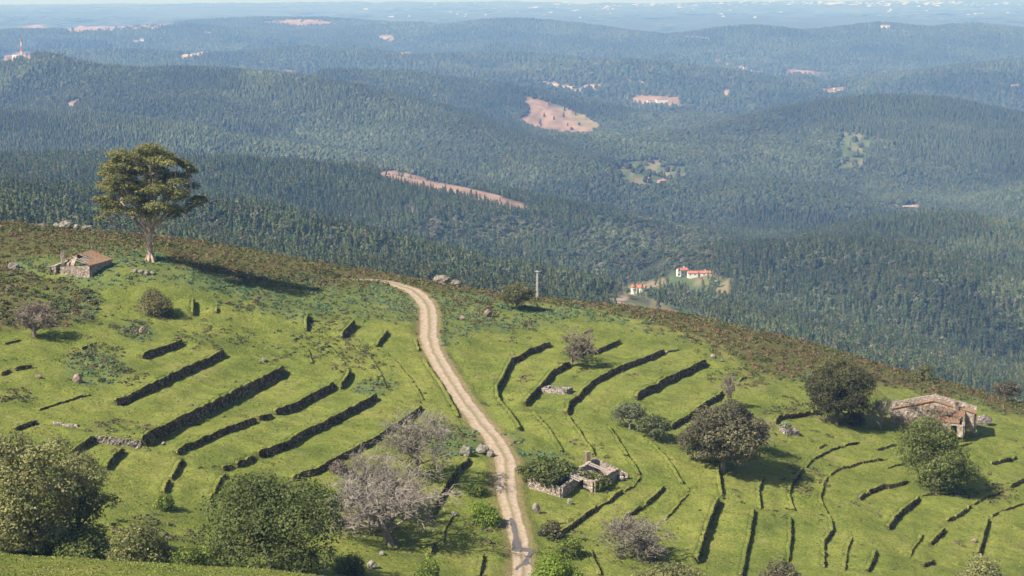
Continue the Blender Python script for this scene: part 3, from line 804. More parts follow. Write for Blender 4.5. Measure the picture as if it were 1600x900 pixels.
def crown_mesh(name, lobes, per_m2, size, cols, mat, seed, flat=0.0, low=0.35, dens=None, hollow=0.6):
    """lobes: (cx,cy,cz, rx,ry,rz); cols: list of rgb tints"""
    rg = np.random.default_rng(seed)
    VV = []; CC = []
    for L in lobes:
        c = np.array(L[:3]); r = np.array(L[3:6])
        area = 4 * pi * ((r[0] * r[1]) ** 1.6 / 3 + (r[0] * r[2]) ** 1.6 / 3 + (r[1] * r[2]) ** 1.6 / 3) ** (1 / 1.6)
        n = int(area * per_m2) + 8
        u = rg.normal(0, 1, (n, 3)); u /= np.linalg.norm(u, axis=1)[:, None]
        keep = (u[:, 2] > -0.25) | (rg.random(n) < low)
        u = u[keep]; n = len(u)
        ph = rg.uniform(0, 6.28, 6)
        bumpy = 1 + 0.14 * np.sin(u[:, 0] * 5 + ph[0]) * np.sin(u[:, 1] * 5 + ph[1]) + 0.10 * np.sin(u[:, 2] * 8 + ph[2] + u[:, 0] * 6) + 0.08 * np.sin(u[:, 1] * 13 + ph[3])
        rad = hollow + (1.06 - hollow) * rg.random(n) ** 0.6
        C = c + u * r * (rad * bumpy)[:, None]
        nn = u / r; nn /= np.linalg.norm(nn, axis=1)[:, None]
        nn = nn + np.array([0, 0, 0.35])
        VV.append(leaf_quads(C, nn, size, 0.45, 1.0, rg))
        k = rg.integers(0, len(cols), n)
        tone = rg.uniform(0.72, 1.28) * rg.uniform(0.78, 1.22, n)
        CC.append(np.repeat(np.array(cols)[k] * tone[:, None], 4, 0))
    V = np.concatenate(VV); Cc = np.concatenate(CC)
    F = np.arange(len(V)).reshape(-1, 4)
    return np_mesh(name, V, F, [mat], False, colors=np.clip(Cc, 0, 1))

def bent(a, b, n=6, sag=0.15, rg=None):
    rg = rg or rng
    a = np.asarray(a, float); b = np.asarray(b, float)
    t = np.linspace(0, 1, n)[:, None]
    L = np.linalg.norm(b - a)
    m = rg.normal(0, 1, 3) * L * sag * 0.5 + np.array([0, 0, L * sag * 0.6])
    return a + (b - a) * t + m * (t * (1 - t) * 2)

OLIVE = [(0.152, 0.157, 0.07), (0.192, 0.184, 0.09), (0.12, 0.136, 0.056)]
DARK = [(0.085, 0.086, 0.036), (0.118, 0.108, 0.049), (0.068, 0.075, 0.029)]
GREEN = [(0.133, 0.152, 0.043), (0.168, 0.186, 0.055), (0.102, 0.129, 0.034)]
BRIGHT = [(0.189, 0.257, 0.034), (0.23, 0.284, 0.042), (0.135, 0.216, 0.034)]
WILLOW = [(0.264, 0.255, 0.103), (0.346, 0.319, 0.137), (0.191, 0.2, 0.079), (0.155, 0.182, 0.068)]
BROWN = [(0.195, 0.15, 0.112), (0.24, 0.188, 0.15), (0.15, 0.128, 0.084)]
IVY = [(0.09, 0.126, 0.035), (0.134, 0.166, 0.045), (0.18, 0.197, 0.053)]
EUCC = [(0.174, 0.184, 0.06), (0.239, 0.228, 0.076), (0.13, 0.153, 0.054), (0.293, 0.26, 0.094)]

def leafy_tree(name, cat, label, px, py, wpx, hpx, cols, seed, trunk=0.18, lobes=14, leaf=0.26, per=18, group=None, bark=None,
               depth=1.0, spread=None, twigs=0, base=None, lobe_r=0.42, shape=None):
    """a tree standing where the picture point (px,py) meets the ground; wpx, hpx its size in the picture"""
    rg = np.random.default_rng(seed)
    p = hit(px, py) if base is None else np.asarray(base, float)
    k = mpp(p)
    W = wpx * k; H = hpx * k
    root = empty(name, p, label, cat, group)
    th = H * trunk
    cz = th + (H - th) * 0.5; rz_ = (H - th) * 0.5; rx = W * 0.5
    L = []
    if shape is not None:
        for (sx, sz, sr, sy) in shape:
            L.append((sx * rx, sy * rx, th + sz * (H - th), sr * rx * rg.uniform(0.9, 1.1), sr * rx, sr * rx * 0.8))
    else:
        lobes = int(lobes * 1.7); lobe_r *= 0.80
        for q in range(lobes):
            ga = q * 2.39996 + rg.uniform(-.3, .3)
            zz = 1 - 1.75 * (q + 0.5) / lobes
            rr = math.sqrt(max(0, 1 - zz * zz))
            lr = lobe_r * rg.choice([0.6, 0.85, 1.0, 1.25]) * rg.uniform(0.85, 1.15)
            if trunk <= 0.05:                      # a bush: a dome sitting on the ground
                zz = 1 - 1.0 * (q + 0.5) / lobes
                rr = math.sqrt(max(0, 1 - zz * zz)) * rg.uniform(0.7, 1.0)
                L.append((cos(ga) * rr * rx * (1 - lr * .8), sin(ga) * rr * rx * (1 - lr * .8) * depth, zz * H * 0.72 * rg.uniform(0.8, 1.1),
                          lr * rx, lr * rx * rg.uniform(0.9, 1.1), max(0.3, lr * H * 0.75)))
                continue
            L.append((cos(ga) * rr * rx * (1 - lr), sin(ga) * rr * rx * (1 - lr) * depth, cz + zz * rz_ * (1 - lr),
                      lr * rx * rg.uniform(0.9, 1.15), lr * rx * rg.uniform(0.9, 1.15), lr * max(rz_, rx * 0.6) * 0.95))
    L = [(l[0] * rg.uniform(0.82, 1.2), l[1] * rg.uniform(0.82, 1.2), l[2] + rg.normal(0, 0.04) * H, *(np.array(l[3:6]) * rg.uniform(0.88, 1.2))) for l in L]
    cm = crown_mesh('crown', L, per, leaf, cols, M_LEAF, seed + 1)
    new_obj('crown', cm, root)
    mb = MB()
    r0 = max(0.10, W * 0.035)
    top = np.array([rg.normal(0, .1), rg.normal(0, .1), th + (H - th) * 0.35])
    tp = bent((0, 0, -0.4), top, 6, 0.08, rg)
    mb.tube(tp, np.linspace(r0 * 1.25, r0 * 0.6, 6), 8)
    for q, l in enumerate(L):
        st = tp[rg.integers(2, 6)]
        mb.tube(bent(st, l[:3], 5, 0.18, rg), np.linspace(r0 * 0.5, r0 * 0.12, 5), 5)
        for e in range(twigs):
            u = rg.normal(0, 1, 3); u[2] = abs(u[2]) * 0.6; u /= np.linalg.norm(u)
            mb.tube(bent(np.array(l[:3]), np.array(l[:3]) + u * np.array(l[3:6]) * 1.1, 4, 0.15, rg), np.linspace(r0 * 0.14, 0.015, 4), 4)
    new_obj('trunk', mb.mesh('trunk', [bark or M_BARK], True), root)
    return root

def bare_branches(rg, H, W, trunk, levels=5, r0=0.22, kids=(5, 5, 5, 4, 3), up=0.35, first=0.3):
    big = MB(); fine = MB()
    def grow(a, d, L, r, lev):
        n = 4 if lev < 3 else 3
        d = d / np.linalg.norm(d)
        b = a + d * L
        pts = bent(a, b, n, 0.16, rg)
        (big if lev < 2 else fine).tube(pts, np.linspace(r, r * 0.55, n), 7 if lev == 0 else (5 if lev < 3 else 3))
        if lev >= levels:
            return
        nk = kids[min(lev, len(kids) - 1)]
        for q in range(nk):
            t = rg.uniform(first if lev == 0 else 0.3, 1.0)
            st = pts[min(n - 1, int(t * (n - 1) + 0.5))]
            u = rg.normal(0, 1, 3); u -= d * np.dot(u, d); u /= np.linalg.norm(u) + 1e-9
            nd = d * rg.uniform(0.35, 0.8) + u * rg.uniform(0.6, 1.1) + np.array([0, 0, up * rg.uniform(0.3, 1)])
            nd[:2] *= (W / H) ** 0.5
            grow(st, nd, L * rg.uniform(0.52, 0.78), max(0.018, r * rg.uniform(0.42, 0.6)), lev + 1)
    grow(np.array([0, 0, -0.4]), np.array([rg.normal(0, .12), rg.normal(0, .12), 1.0]), trunk, r0, 0)
    return big, fine

def bare_tree(name, cat, label, px, py, wpx, hpx, seed, mat=None, group=None, levels=4, kids=(7, 5, 5, 4), r0=0.25, up=0.35, leaves=None, nleaf=0, first=0.3, lean=0, trunk=0.42):
    rg = np.random.default_rng(seed)
    p = hit(px, py); k = mpp(p); W = wpx * k; H = hpx * k
    root = empty(name, p, label, cat, group)
    big, fine = bare_branches(rg, H, W, H * trunk, levels, r0, kids, up, first)
    # fit the measured size
    allv = np.concatenate(big.v + fine.v)
    zx = np.percentile(np.abs(allv[:, :2]), 96); zz = np.percentile(allv[:, 2], 99.5)
    S = np.array([W * 0.5 / zx, W * 0.5 / zx, H / zz])
    for m in (big, fine):
        m.v = [v * np.array([S[0], S[1], S[2]]) + np.c_[v[:, 2] * lean, v[:, 2] * 0, v[:, 2] * 0] for v in m.v]
    new_obj('trunk', big.mesh('trunk', [mat or M_TWIG], True), root)
    new_obj('branches', fine.mesh('branches', [mat or M_TWIG], False), root)
    if nleaf:
        tips = np.concatenate(fine.v)
        idx = rg.integers(0, len(tips), nleaf)
        C = tips[idx] + rg.normal(0, 0.12, (nleaf, 3))
        V = leaf_quads(C, np.tile([0, 0, 1.0], (nleaf, 1)), 0.24, 0.4, 1.0, rg)
        cc = np.repeat(np.array(leaves)[rg.integers(0, len(leaves), nleaf)] * rg.uniform(0.7, 1.3, nleaf)[:, None], 4, 0)
        new_obj('crown', np_mesh('crown', V, np.arange(len(V)).reshape(-1, 4), [M_LEAF], colors=cc), root)
    return root

# ------------------------------------------------------------------ build the terrace walls
def build_wall(Q, nrm, hh, h, moss, label, grp, t):
    n = len(Q)
    zl = ground(Q[:, 0] - nrm[:, 0] * 0.75, Q[:, 1] - nrm[:, 1] * 0.75)
    zu = ground(Q[:, 0] + nrm[:, 0] * 0.8, Q[:, 1] + nrm[:, 1] * 0.8)
    topz = np.maximum(np.minimum(zu + 0.05, zl + hh), zl + hh * 0.55) + 0.12 * (fbm(t / 0.45, t * 0, 2, 77) - 0.45)
    rows = max(3, int(h / 0.3))
    prof = []                                    # (offset across, height fraction, back?)
    for r in range(rows + 1):
        f = r / rows
        prof.append((-0.34 + 0.12 * f, f, 0))
    prof += [(-0.1, 1.03, 0), (0.22, 1.02, 0), (0.36, 0.96, 0), (0.38, 0.0, 1)]
    V = np.zeros((n, len(prof), 3))
    rg = np.random.default_rng(int(abs(Q[0, 0] * 91 + Q[0, 1] * 17)))
    for k, (o, f, back) in enumerate(prof):
        zb = zl - 0.35
        z = zb + (topz - zb) * f if not back else zu - 0.6
        off = o + rg.normal(0, 0.055, n)
        V[:, k, 0] = Q[:, 0] + nrm[:, 0] * off
        V[:, k, 1] = Q[:, 1] + nrm[:, 1] * off
        V[:, k, 2] = z + rg.normal(0, 0.014, n) * (f > 0)
    m = len(prof)
    i = np.arange(m - 1)[None, :]; j = np.arange(n - 1)[:, None]
    F = np.stack([j * m + i, (j + 1) * m + i, (j + 1) * m + i + 1, j * m + i + 1], -1).reshape(-1, 4)
    caps = []
    for e in (0, n - 1):
        c = [[e * m + a, e * m + a + 1, e * m + m - 2 - a] for a in range(0, (m - 1) // 2)] + [[e * m + a + 1, e * m + m - 3 - a, e * m + m - 2 - a] for a in range(0, (m - 3) // 2)]
        c += [[e * m, e * m + m - 2, e * m + m - 1]]
        caps += c
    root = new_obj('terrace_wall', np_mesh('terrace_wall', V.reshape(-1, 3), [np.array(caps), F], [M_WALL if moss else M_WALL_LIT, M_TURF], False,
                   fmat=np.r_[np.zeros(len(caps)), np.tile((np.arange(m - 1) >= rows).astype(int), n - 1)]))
    tag(root, label, 'stone wall', grp, 'thing')
    # grass, moss and bramble hanging over the edge
    L = t[-1]
    nl = int(L * (11 if moss else 4))
    a = rg.integers(0, n, nl)
    face = rg.random(nl) < 0.94
    off = np.where(face, -0.34 - rg.random(nl) * 0.10, rg.uniform(-0.2, 0.5, nl))
    fz = np.where(face, rg.random(nl) ** 0.6, 1.03)
    zb = zl[a]
    C = np.c_[Q[a, 0] + nrm[a, 0] * off, Q[a, 1] + nrm[a, 1] * off, zb + (topz[a] - zb) * fz + np.where(face, 0, rg.uniform(0, 0.16, nl))]
    NN = np.where(face[:, None], np.c_[-nrm[a], np.full(nl, 0.5)], np.array([0, 0, 1.0]))
    keep = fbm(t[a] / 2.2, t[a] * 0 + 5, 2, 88) > (0.38 if moss else 0.5)
    C = C[keep]; NN = NN[keep]
    if len(C) > 4:
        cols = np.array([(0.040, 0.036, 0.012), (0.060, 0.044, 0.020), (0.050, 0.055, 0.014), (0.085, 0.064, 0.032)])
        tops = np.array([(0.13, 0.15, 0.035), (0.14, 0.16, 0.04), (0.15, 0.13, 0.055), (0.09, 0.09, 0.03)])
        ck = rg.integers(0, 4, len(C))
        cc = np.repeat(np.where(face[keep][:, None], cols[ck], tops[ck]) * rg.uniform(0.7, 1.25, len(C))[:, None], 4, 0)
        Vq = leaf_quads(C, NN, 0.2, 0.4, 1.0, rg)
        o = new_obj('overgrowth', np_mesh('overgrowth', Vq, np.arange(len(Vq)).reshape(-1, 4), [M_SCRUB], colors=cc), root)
        o['kind'] = 'stuff'
for g in wall_geo:
    build_wall(*g)

# ------------------------------------------------------------------ stone buildings
def wall_run(mb, A, B, zA0, zB0, hA, hB, thick=0.55, seed=0, ragged=0.12, opening=None, step=0.3, peak=None):
    """a rubble wall from A to B (x,y); ragged top; opening = (from, to, sill, head) in metres along it; peak = extra height in the middle"""
    rg = np.random.default_rng(seed)
    A = np.asarray(A[:2], float); B = np.asarray(B[:2], float)
    L = np.linalg.norm(B - A); d = (B - A) / L; nn = np.array([-d[1], d[0]])
    def piece(s0, s1, b0, t_of):
        n = max(2, int((s1 - s0) / step) + 1)
        t = np.linspace(s0, s1, n)
        zb = np.interp(t, [0, L], [zA0, zB0]) + b0
        zt = t_of(t)
        rows = max(2, int((zt - zb).mean() / 0.4))
        prof = [(-.5, r / rows) for r in range(rows + 1)] + [(.5, r / rows) for r in range(rows, -1, -1)]
        V = np.zeros((n, len(prof), 3))
        for k, (o, f) in enumerate(prof):
            j = rg.normal(0, 0.03, n)
            q = A + d * t[:, None] + nn * ((o * thick) + j)[:, None]
            V[:, k] = np.c_[q, zb + (zt - zb) * f]
        m = len(prof)
        i = np.arange(m)[None, :]; jx = np.arange(n - 1)[:, None]; i2 = (i + 1) % m
        mb.add(V.reshape(-1, 3), np.stack([jx * m + i, (jx + 1) * m + i, (jx + 1) * m + i2, jx * m + i2], -1).reshape(-1, 4))
        for e, fl in ((0, 1), (n - 1, 0)):
            q = [[e * m + a, e * m + a + 1, e * m + m - 2 - a, e * m + m - 1 - a] for a in range(rows)]
            mb.add(V.reshape(-1, 3)[[x for f in q for x in f]], np.arange(4 * rows).reshape(-1, 4))
    def top(t):
        z = np.interp(t, [0, L], [zA0 + hA, zB0 + hB])
        if peak: z = z + peak * (1 - np.abs(t / L - 0.5) * 2)
        return z + ragged * (rg.random(len(t)) - 0.5) * 2 * (rg.random(len(t)) < 0.7)
    if opening is None:
        piece(0, L, -0.5, top)
    else:
        a, b, sill, head = opening
        piece(0, a, -0.5, top); piece(b, L, -0.5, top)
        if sill > 0: piece(a, b, -0.5, lambda t: np.interp(t, [0, L], [zA0 + sill, zB0 + sill]))
        if head:
            za = lambda t: top(t)
            piece(a, b, head, za)

def tile_roof(mb, P00, P10, P01, P11, thick=0.10, pitch=0.28, holes=None, seed=0, sag=0.12):
    """a sheet of curved tiles between four corners: u along the ridge (P00->P10), v down the slope (P00->P01)"""
    rg = np.random.default_rng(seed)
    P00, P10, P01, P11 = [np.asarray(p, float) for p in (P00, P10, P01, P11)]
    Lu = np.linalg.norm(P10 - P00); Lv = np.linalg.norm(P01 - P00)
    nu = max(6, int(Lu / pitch) * 2 + 1); nv = max(4, int(Lv / 0.42) * 2)
    u = np.linspace(0, 1, nu); v = np.linspace(0, 1, nv)
    U, Vv = np.meshgrid(u, v)
    P = (P00 * ((1 - U) * (1 - Vv))[..., None] + P10 * (U * (1 - Vv))[..., None] + P01 * ((1 - U) * Vv)[..., None] + P11 * (U * Vv)[..., None])
    nrm = np.cross(P10 - P00, P01 - P00); nrm /= np.linalg.norm(nrm)
    if nrm[2] < 0: nrm = -nrm
    wave = np.where(np.arange(nu) % 2 == 0, -0.05, 0.06)[None, :] + np.where(np.arange(nv) % 2 == 0, 0.03, -0.01)[:, None]
    wave = wave + rg.normal(0, 0.025, U.shape) - sag * np.sin(pi * U) * np.sin(pi * Vv) * rg.uniform(0.6, 1.2)
    T = P + nrm * (wave + thick)[..., None]; Bt = P + nrm * (wave - 0.02)[..., None]
    keep = np.ones((nv - 1, nu - 1), bool)
    if holes is not None:
        uc = (u[:-1] + u[1:]) / 2; vc = (v[:-1] + v[1:]) / 2
        UC, VC = np.meshgrid(uc, vc)
        keep = ~holes(UC + rg.normal(0, 0.015, UC.shape), VC + rg.normal(0, 0.03, UC.shape))
    j, i = np.nonzero(keep)
    Ft = np.stack([j * nu + i, j * nu + i + 1, (j + 1) * nu + i + 1, (j + 1) * nu + i], -1)
    mb.add(T.reshape(-1, 3), Ft)
    mb.add(Bt.reshape(-1, 3), Ft[:, ::-1])
    # close every open edge
    kp = np.pad(keep, 1)
    E = []
    off = nu * nv
    for (dj, di, a, b) in ((-1, 0, (0, 0), (0, 1)), (1, 0, (1, 1), (1, 0)), (0, -1, (1, 0), (0, 0)), (0, 1, (0, 1), (1, 1))):
        e = keep & ~kp[1 + dj:1 + dj + keep.shape[0], 1 + di:1 + di + keep.shape[1]]
        jj, ii = np.nonzero(e)
        va = (jj + a[0]) * nu + ii + a[1]; vb = (jj + b[0]) * nu + ii + b[1]
        E.append(np.stack([va, vb, vb + off, va + off], -1))
    E = np.concatenate(E)
    mb.add(np.concatenate([T.reshape(-1, 3), Bt.reshape(-1, 3)]), E)

def chimney(root, p, z0, z1, w, mat, name='chimney'):
    mb = MB()
    n = 7
    for k in range(n):
        zz = z0 + (z1 - z0) * (k + .5) / n
        mb.box((p[0], p[1], zz), (w, w * 0.9, (z1 - z0) / n + 0.03), 0.35, 0.03)
    mb.box((p[0], p[1], z1), (w * 1.12, w * 1.02, 0.12), 0.35, 0.02)
    return new_obj(name, mb.mesh(name, [mat]), root)

def rock_mesh(name, size, seed, mat, lumps=1):
    rg = np.random.default_rng(seed)
    import bmesh
    bm = bmesh.new()
    bmesh.ops.create_icosphere(bm, subdivisions=3, radius=1)
    pl = [(lambda u: u / np.linalg.norm(u))(rg.normal(0, 1, 3)) for _ in range(11)]
    dd = rg.uniform(0.62, 0.95, 11)
    for v in bm.verts:
        c = np.array(v.co)
        for q, e in zip(pl, dd):
            s = float(np.dot(c, q))
            if s > e: c = c - q * (s - e) * 0.9
        c = c * (1 + 0.08 * math.sin(c[0] * 7 + seed) * math.sin(c[2] * 9) + 0.04 * rg.normal())
        v.co = c * np.array(size) * 0.5
    me = bpy.data.meshes.new(name); bm.to_mesh(me); bm.free()
    me.materials.append(mat)
    return me

# --- the small farmhouse by the eucalyptus: gable end towards the camera, half of the roof fallen in
def farmhouse_left():
    fl = hit(95, 428); fr = hit(141, 433)                 # front corners on the ground
    k = mpp(fr)
    v = (fr - fl)[:2]; v /= np.linalg.norm(v)
    fl2 = fr[:2] - v * 63 * k
    u = np.array([0.30, 0.95]); u /= np.linalg.norm(u)
    Dp = 8.2
    bl = fl2 + u * Dp; brr = fr[:2] + u * Dp
    zf = min(fr[2], ground(*fl2)); z0 = float(zf)
    root = empty('stone_farmhouse', (*((fl2 + brr) / 2), z0), 'small stone farmhouse with half collapsed tile roof beside the eucalyptus', 'house', 'ruined stone houses')
    off = np.array([*((fl2 + brr) / 2), z0])
    he = 2.35
    def part(name, mb, mat, smooth=False, parent=root):
        mb.v = [q - off for q in mb.v]
        return new_obj(name, mb.mesh(name, [mat], smooth), parent)
    mid = (fl2 + fr[:2]) / 2; midb = (bl + brr) / 2
    w = MB(); wall_run(w, fl2, fr, z0, z0, 2.0, he - 0.1, 0.6, 1, 0.16, (1.2, 2.1, 0, 0)); part('front_wall', w, M_HOUSE)
    w = MB(); wall_run(w, fr, brr, z0, z0, he, he, 0.6, 2, 0.05); part('side_wall', w, M_HOUSE)
    w = MB(); wall_run(w, fl2, bl, z0, z0, 2.0, he, 0.6, 3, 0.15); part('side_wall', w, M_HOUSE)
    w = MB(); wall_run(w, bl, brr, z0, z0, he, he, 0.6, 4, 0.03, peak=1.75); part('back_wall', w, M_HOUSE)
    w = MB(); q = fl2 + v * 3.0 + u * 0.9
    wall_run(w, q, q + u * 2.6, z0, z0, 2.5, 3.3, 0.5, 5, 0.08); part('inner_wall', w, M_PLASTER)
    w = MB(); q = fl2 + v * 4.3 + u * 0.2
    w.beam((*q, z0 + 2.1), (*(q + u * 2.6 - v * 0.6), z0 + 3.55), 0.75, 0.35); part('broken_gable', w, M_PLASTER)
    zr = z0 + he + 1.75
    r = MB()
    e1 = brr + v * 0.35 + u * 0.3; e0 = fr[:2] + v * 0.35 - u * 0.3
    rb = midb + u * 0.3; rf = mid - u * 0.3
    tile_roof(r, (*rb, zr), (*rf, zr), (*e1, z0 + he - 0.02), (*e0, z0 + he - 0.02), holes=lambda a, b: ((a > 0.50) & (b < 0.60 + 0.25 * np.sin(a * 20) * 0.3)) | ((a > 0.70) & (b > 0.55) & (b < 0.78)), seed=3)
    part('tile_roof', r, M_TILE)
    r = MB()
    e1 = bl - v * 0.35 + u * 0.3; e0 = fl2 - v * 0.35 - u * 0.3
    tile_roof(r, (*rb, zr), (*rf, zr), (*e1, z0 + he - 0.02), (*e0, z0 + he - 0.15), holes=lambda a, b: (a > 0.42) | ((a > 0.22) & (b > 0.45)), seed=4)
    part('tile_roof', r, M_TILE)
    for a in (0.15, 0.5, 0.85):
        r = MB(); c = midb * (1 - a) + mid * a
        r.beam((*(c - v * 0.1), zr - 0.16), (*(c + v * 4.0), z0 + he - 0.14), 0.16)
        part('rafter', r, M_WOOD)
    r = MB(); r.beam((*midb, zr - 0.25), (*(mid * 0.5 + midb * 0.5), zr - 0.25), 0.2); part('ridge_beam', r, M_WOOD)
    for a in (0.56, 0.66, 0.76, 0.9):
        r = MB(); c = midb * (1 - a) + mid * a
        r.beam((*(c + v * 0.6), zr - 0.55 - 0.3 * a), (*(c + v * 4.0), z0 + he - 0.12), 0.14); part('rafter', r, M_WOOD)
    c = bl * 0.45 + fl2 * 0.55 + v * 0.6
    ch = chimney(root, (c - off[:2]), 1.2, 4.6, 0.62, M_PLASTER)
    # ivy on the broken front
    iv = crown_mesh('ivy', [(*(fl2 + v * 2.6 + u * 0.6 - off[:2]), 1.7, 0.9, 0.8, 0.7), (*(fl2 + v * 3.5 + u * 0.9 - off[:2]), 1.3, 0.8, 0.7, 0.7), (*(fl2 + v * 0.2 - off[:2]), 1.5, 0.7, 0.7, 0.6)], 16, 0.26, IVY, M_LEAF, 5)
    tag(new_obj('ivy', iv, root), kind='stuff')
farmhouse_left()

# --- the roofless ruin beside the road
def ruin_center():
    A = hit(827, 762); B = hit(876, 777); Q = hit(927, 769)
    k = mpp(B); z0 = min(B[2], Q[2]) - 0.1
    v = np.array([0.90, -0.43]); u = np.array([0.43, 0.90])
    c0 = (A + Q)[:2] / 2 + u * 3
    root = empty('roofless_ruin', (*c0, z0), 'roofless stone ruin with standing chimney and ivy mound beside the road', 'ruin', 'ruined stone houses')
    off = np.array([*c0, z0])
    def part(name, mb, mat, smooth=False):
        mb.v = [q - off for q in mb.v]
        return new_obj(name, mb.mesh(name, [mat], smooth), root)
    za = ground(*A[:2]); zb = ground(*B[:2])
    w = MB(); wall_run(w, A, B, za, zb, 1.75, 1.55, 0.6, 11, 0.08); part('front_wall', w, M_HOUSE)
    E = B[:2] + u * 7.0
    w = MB(); wall_run(w, B[:2], E, zb, ground(*E), 1.55, 1.8, 0.6, 12, 0.10); part('side_wall', w, M_HOUSE)
    G = A[:2] + u * 7.5
    w = MB(); wall_run(w, A[:2], G, za, ground(*G), 1.7, 1.9, 0.6, 13, 0.15); part('side_wall', w, M_HOUSE)
    # right room
    Qp = Q[:2]; P = Qp - v * 3.9
    R = Qp + u * 9.6; S = P + u * 9.6
    w = MB(); wall_run(w, P, Qp, ground(*P), ground(*Qp), 1.7, 1.75, 0.6, 14, 0.08, (1.3, 2.3, 0, 1.45)); part('front_wall', w, M_HOUSE)
    w = MB(); wall_run(w, Qp, R, ground(*Qp), ground(*R), 1.75, 1.5, 0.65, 15, 0.22); part('side_wall', w, M_HOUSE)
    w = MB(); wall_run(w, S, R, ground(*S), ground(*R), 2.1, 1.6, 0.6, 16, 0.18); part('back_wall', w, M_HOUSE)
    w = MB(); wall_run(w, P, S, ground(*P), ground(*S), 1.6, 2.0, 0.55, 17, 0.12); part('side_wall', w, M_HOUSE)
    w = MB(); M0 = P + u * 5.2; M1 = Qp + u * 5.2
    wall_run(w, M0, M1, ground(*M0), ground(*M1), 1.3, 1.2, 0.45, 18, 0.15); part('inner_wall', w, M_HOUSE)
    for a, b, c, d in ((0.4, 1.9, -0.2, 1.7), (1.2, 2.2, 0.3, 1.6), (2.0, 2.9, 0.1, 1.5), (6.3, 6.9, 0.4, 1.5), (7.1, 7.6, 0.3, 1.55), (3.1, 3.6, 0.6, 1.3)):
        r = MB(); p = P + u * a + v * c; q = P + u * b + v * (c + 3.2)
        r.beam((*p, ground(*P) + d + 0.12), (*q, ground(*Qp) + d + 0.05), 0.28, 0.14); part('fallen_beam', r, M_WOOD)
    for a in (0.2, 1.0):
        r = MB(); p = A[:2] + u * (4.5 + a) + v * 2.4
        r.beam((*p, za + 1.95), (*(p + v * 4.2), zb + 1.75), 0.26, 0.13); part('fallen_beam', r, M_WOOD)
    cp_ = P + u * 7.6 - v * 0.35
    chimney(root, cp_ - off[:2], 0.3, 4.5, 0.72, M_PLASTER)
    # tumbled corner
    for q, (a, b, s) in enumerate(((9.9, 4.3, 1.6), (10.6, 5.1, 1.4), (9.2, 4.9, 1.1), (10.9, 4.2, 1.2))):
        p = P + u * a + v * b
        o = new_obj('rubble_block', rock_mesh('rubble_block', (s, s * 0.8, s * 0.9), 40 + q, M_HOUSE), root)
        o.location = (*(p - off[:2]), ground(*p) - off[2] + s * 0.3)
    L = []
    rg = np.random.default_rng(3)
    for a in np.linspace(0.2, 7.2, 6):
        for b in np.linspace(-1.2, 3.6, 5):
            p = A[:2] + u * a + v * b
            L.append((*(p - off[:2]), ground(*p) - off[2] + 1.75 + 0.55 * sin(pi * (b + 1) / 6.5) + rg.normal(0, .15), 1.25, 1.25, 0.85 + rg.uniform(0, .3)))
    for a in (7.8, 9.0, 10.0):
        for b in (1.5, 3.0, 4.6, 6.0, 7.4, 8.6):
            p = A[:2] + u * a + v * b
            L.append((*(p - off[:2]), ground(*p) - off[2] + 1.3 + rg.normal(0, .2), 1.2, 1.2, 0.85))
    tag(new_obj('ivy', crown_mesh('ivy', L, 9, 0.32, IVY + [(0.09, 0.085, 0.03)], M_LEAF, 31), root), kind='stuff')
ruin_center()

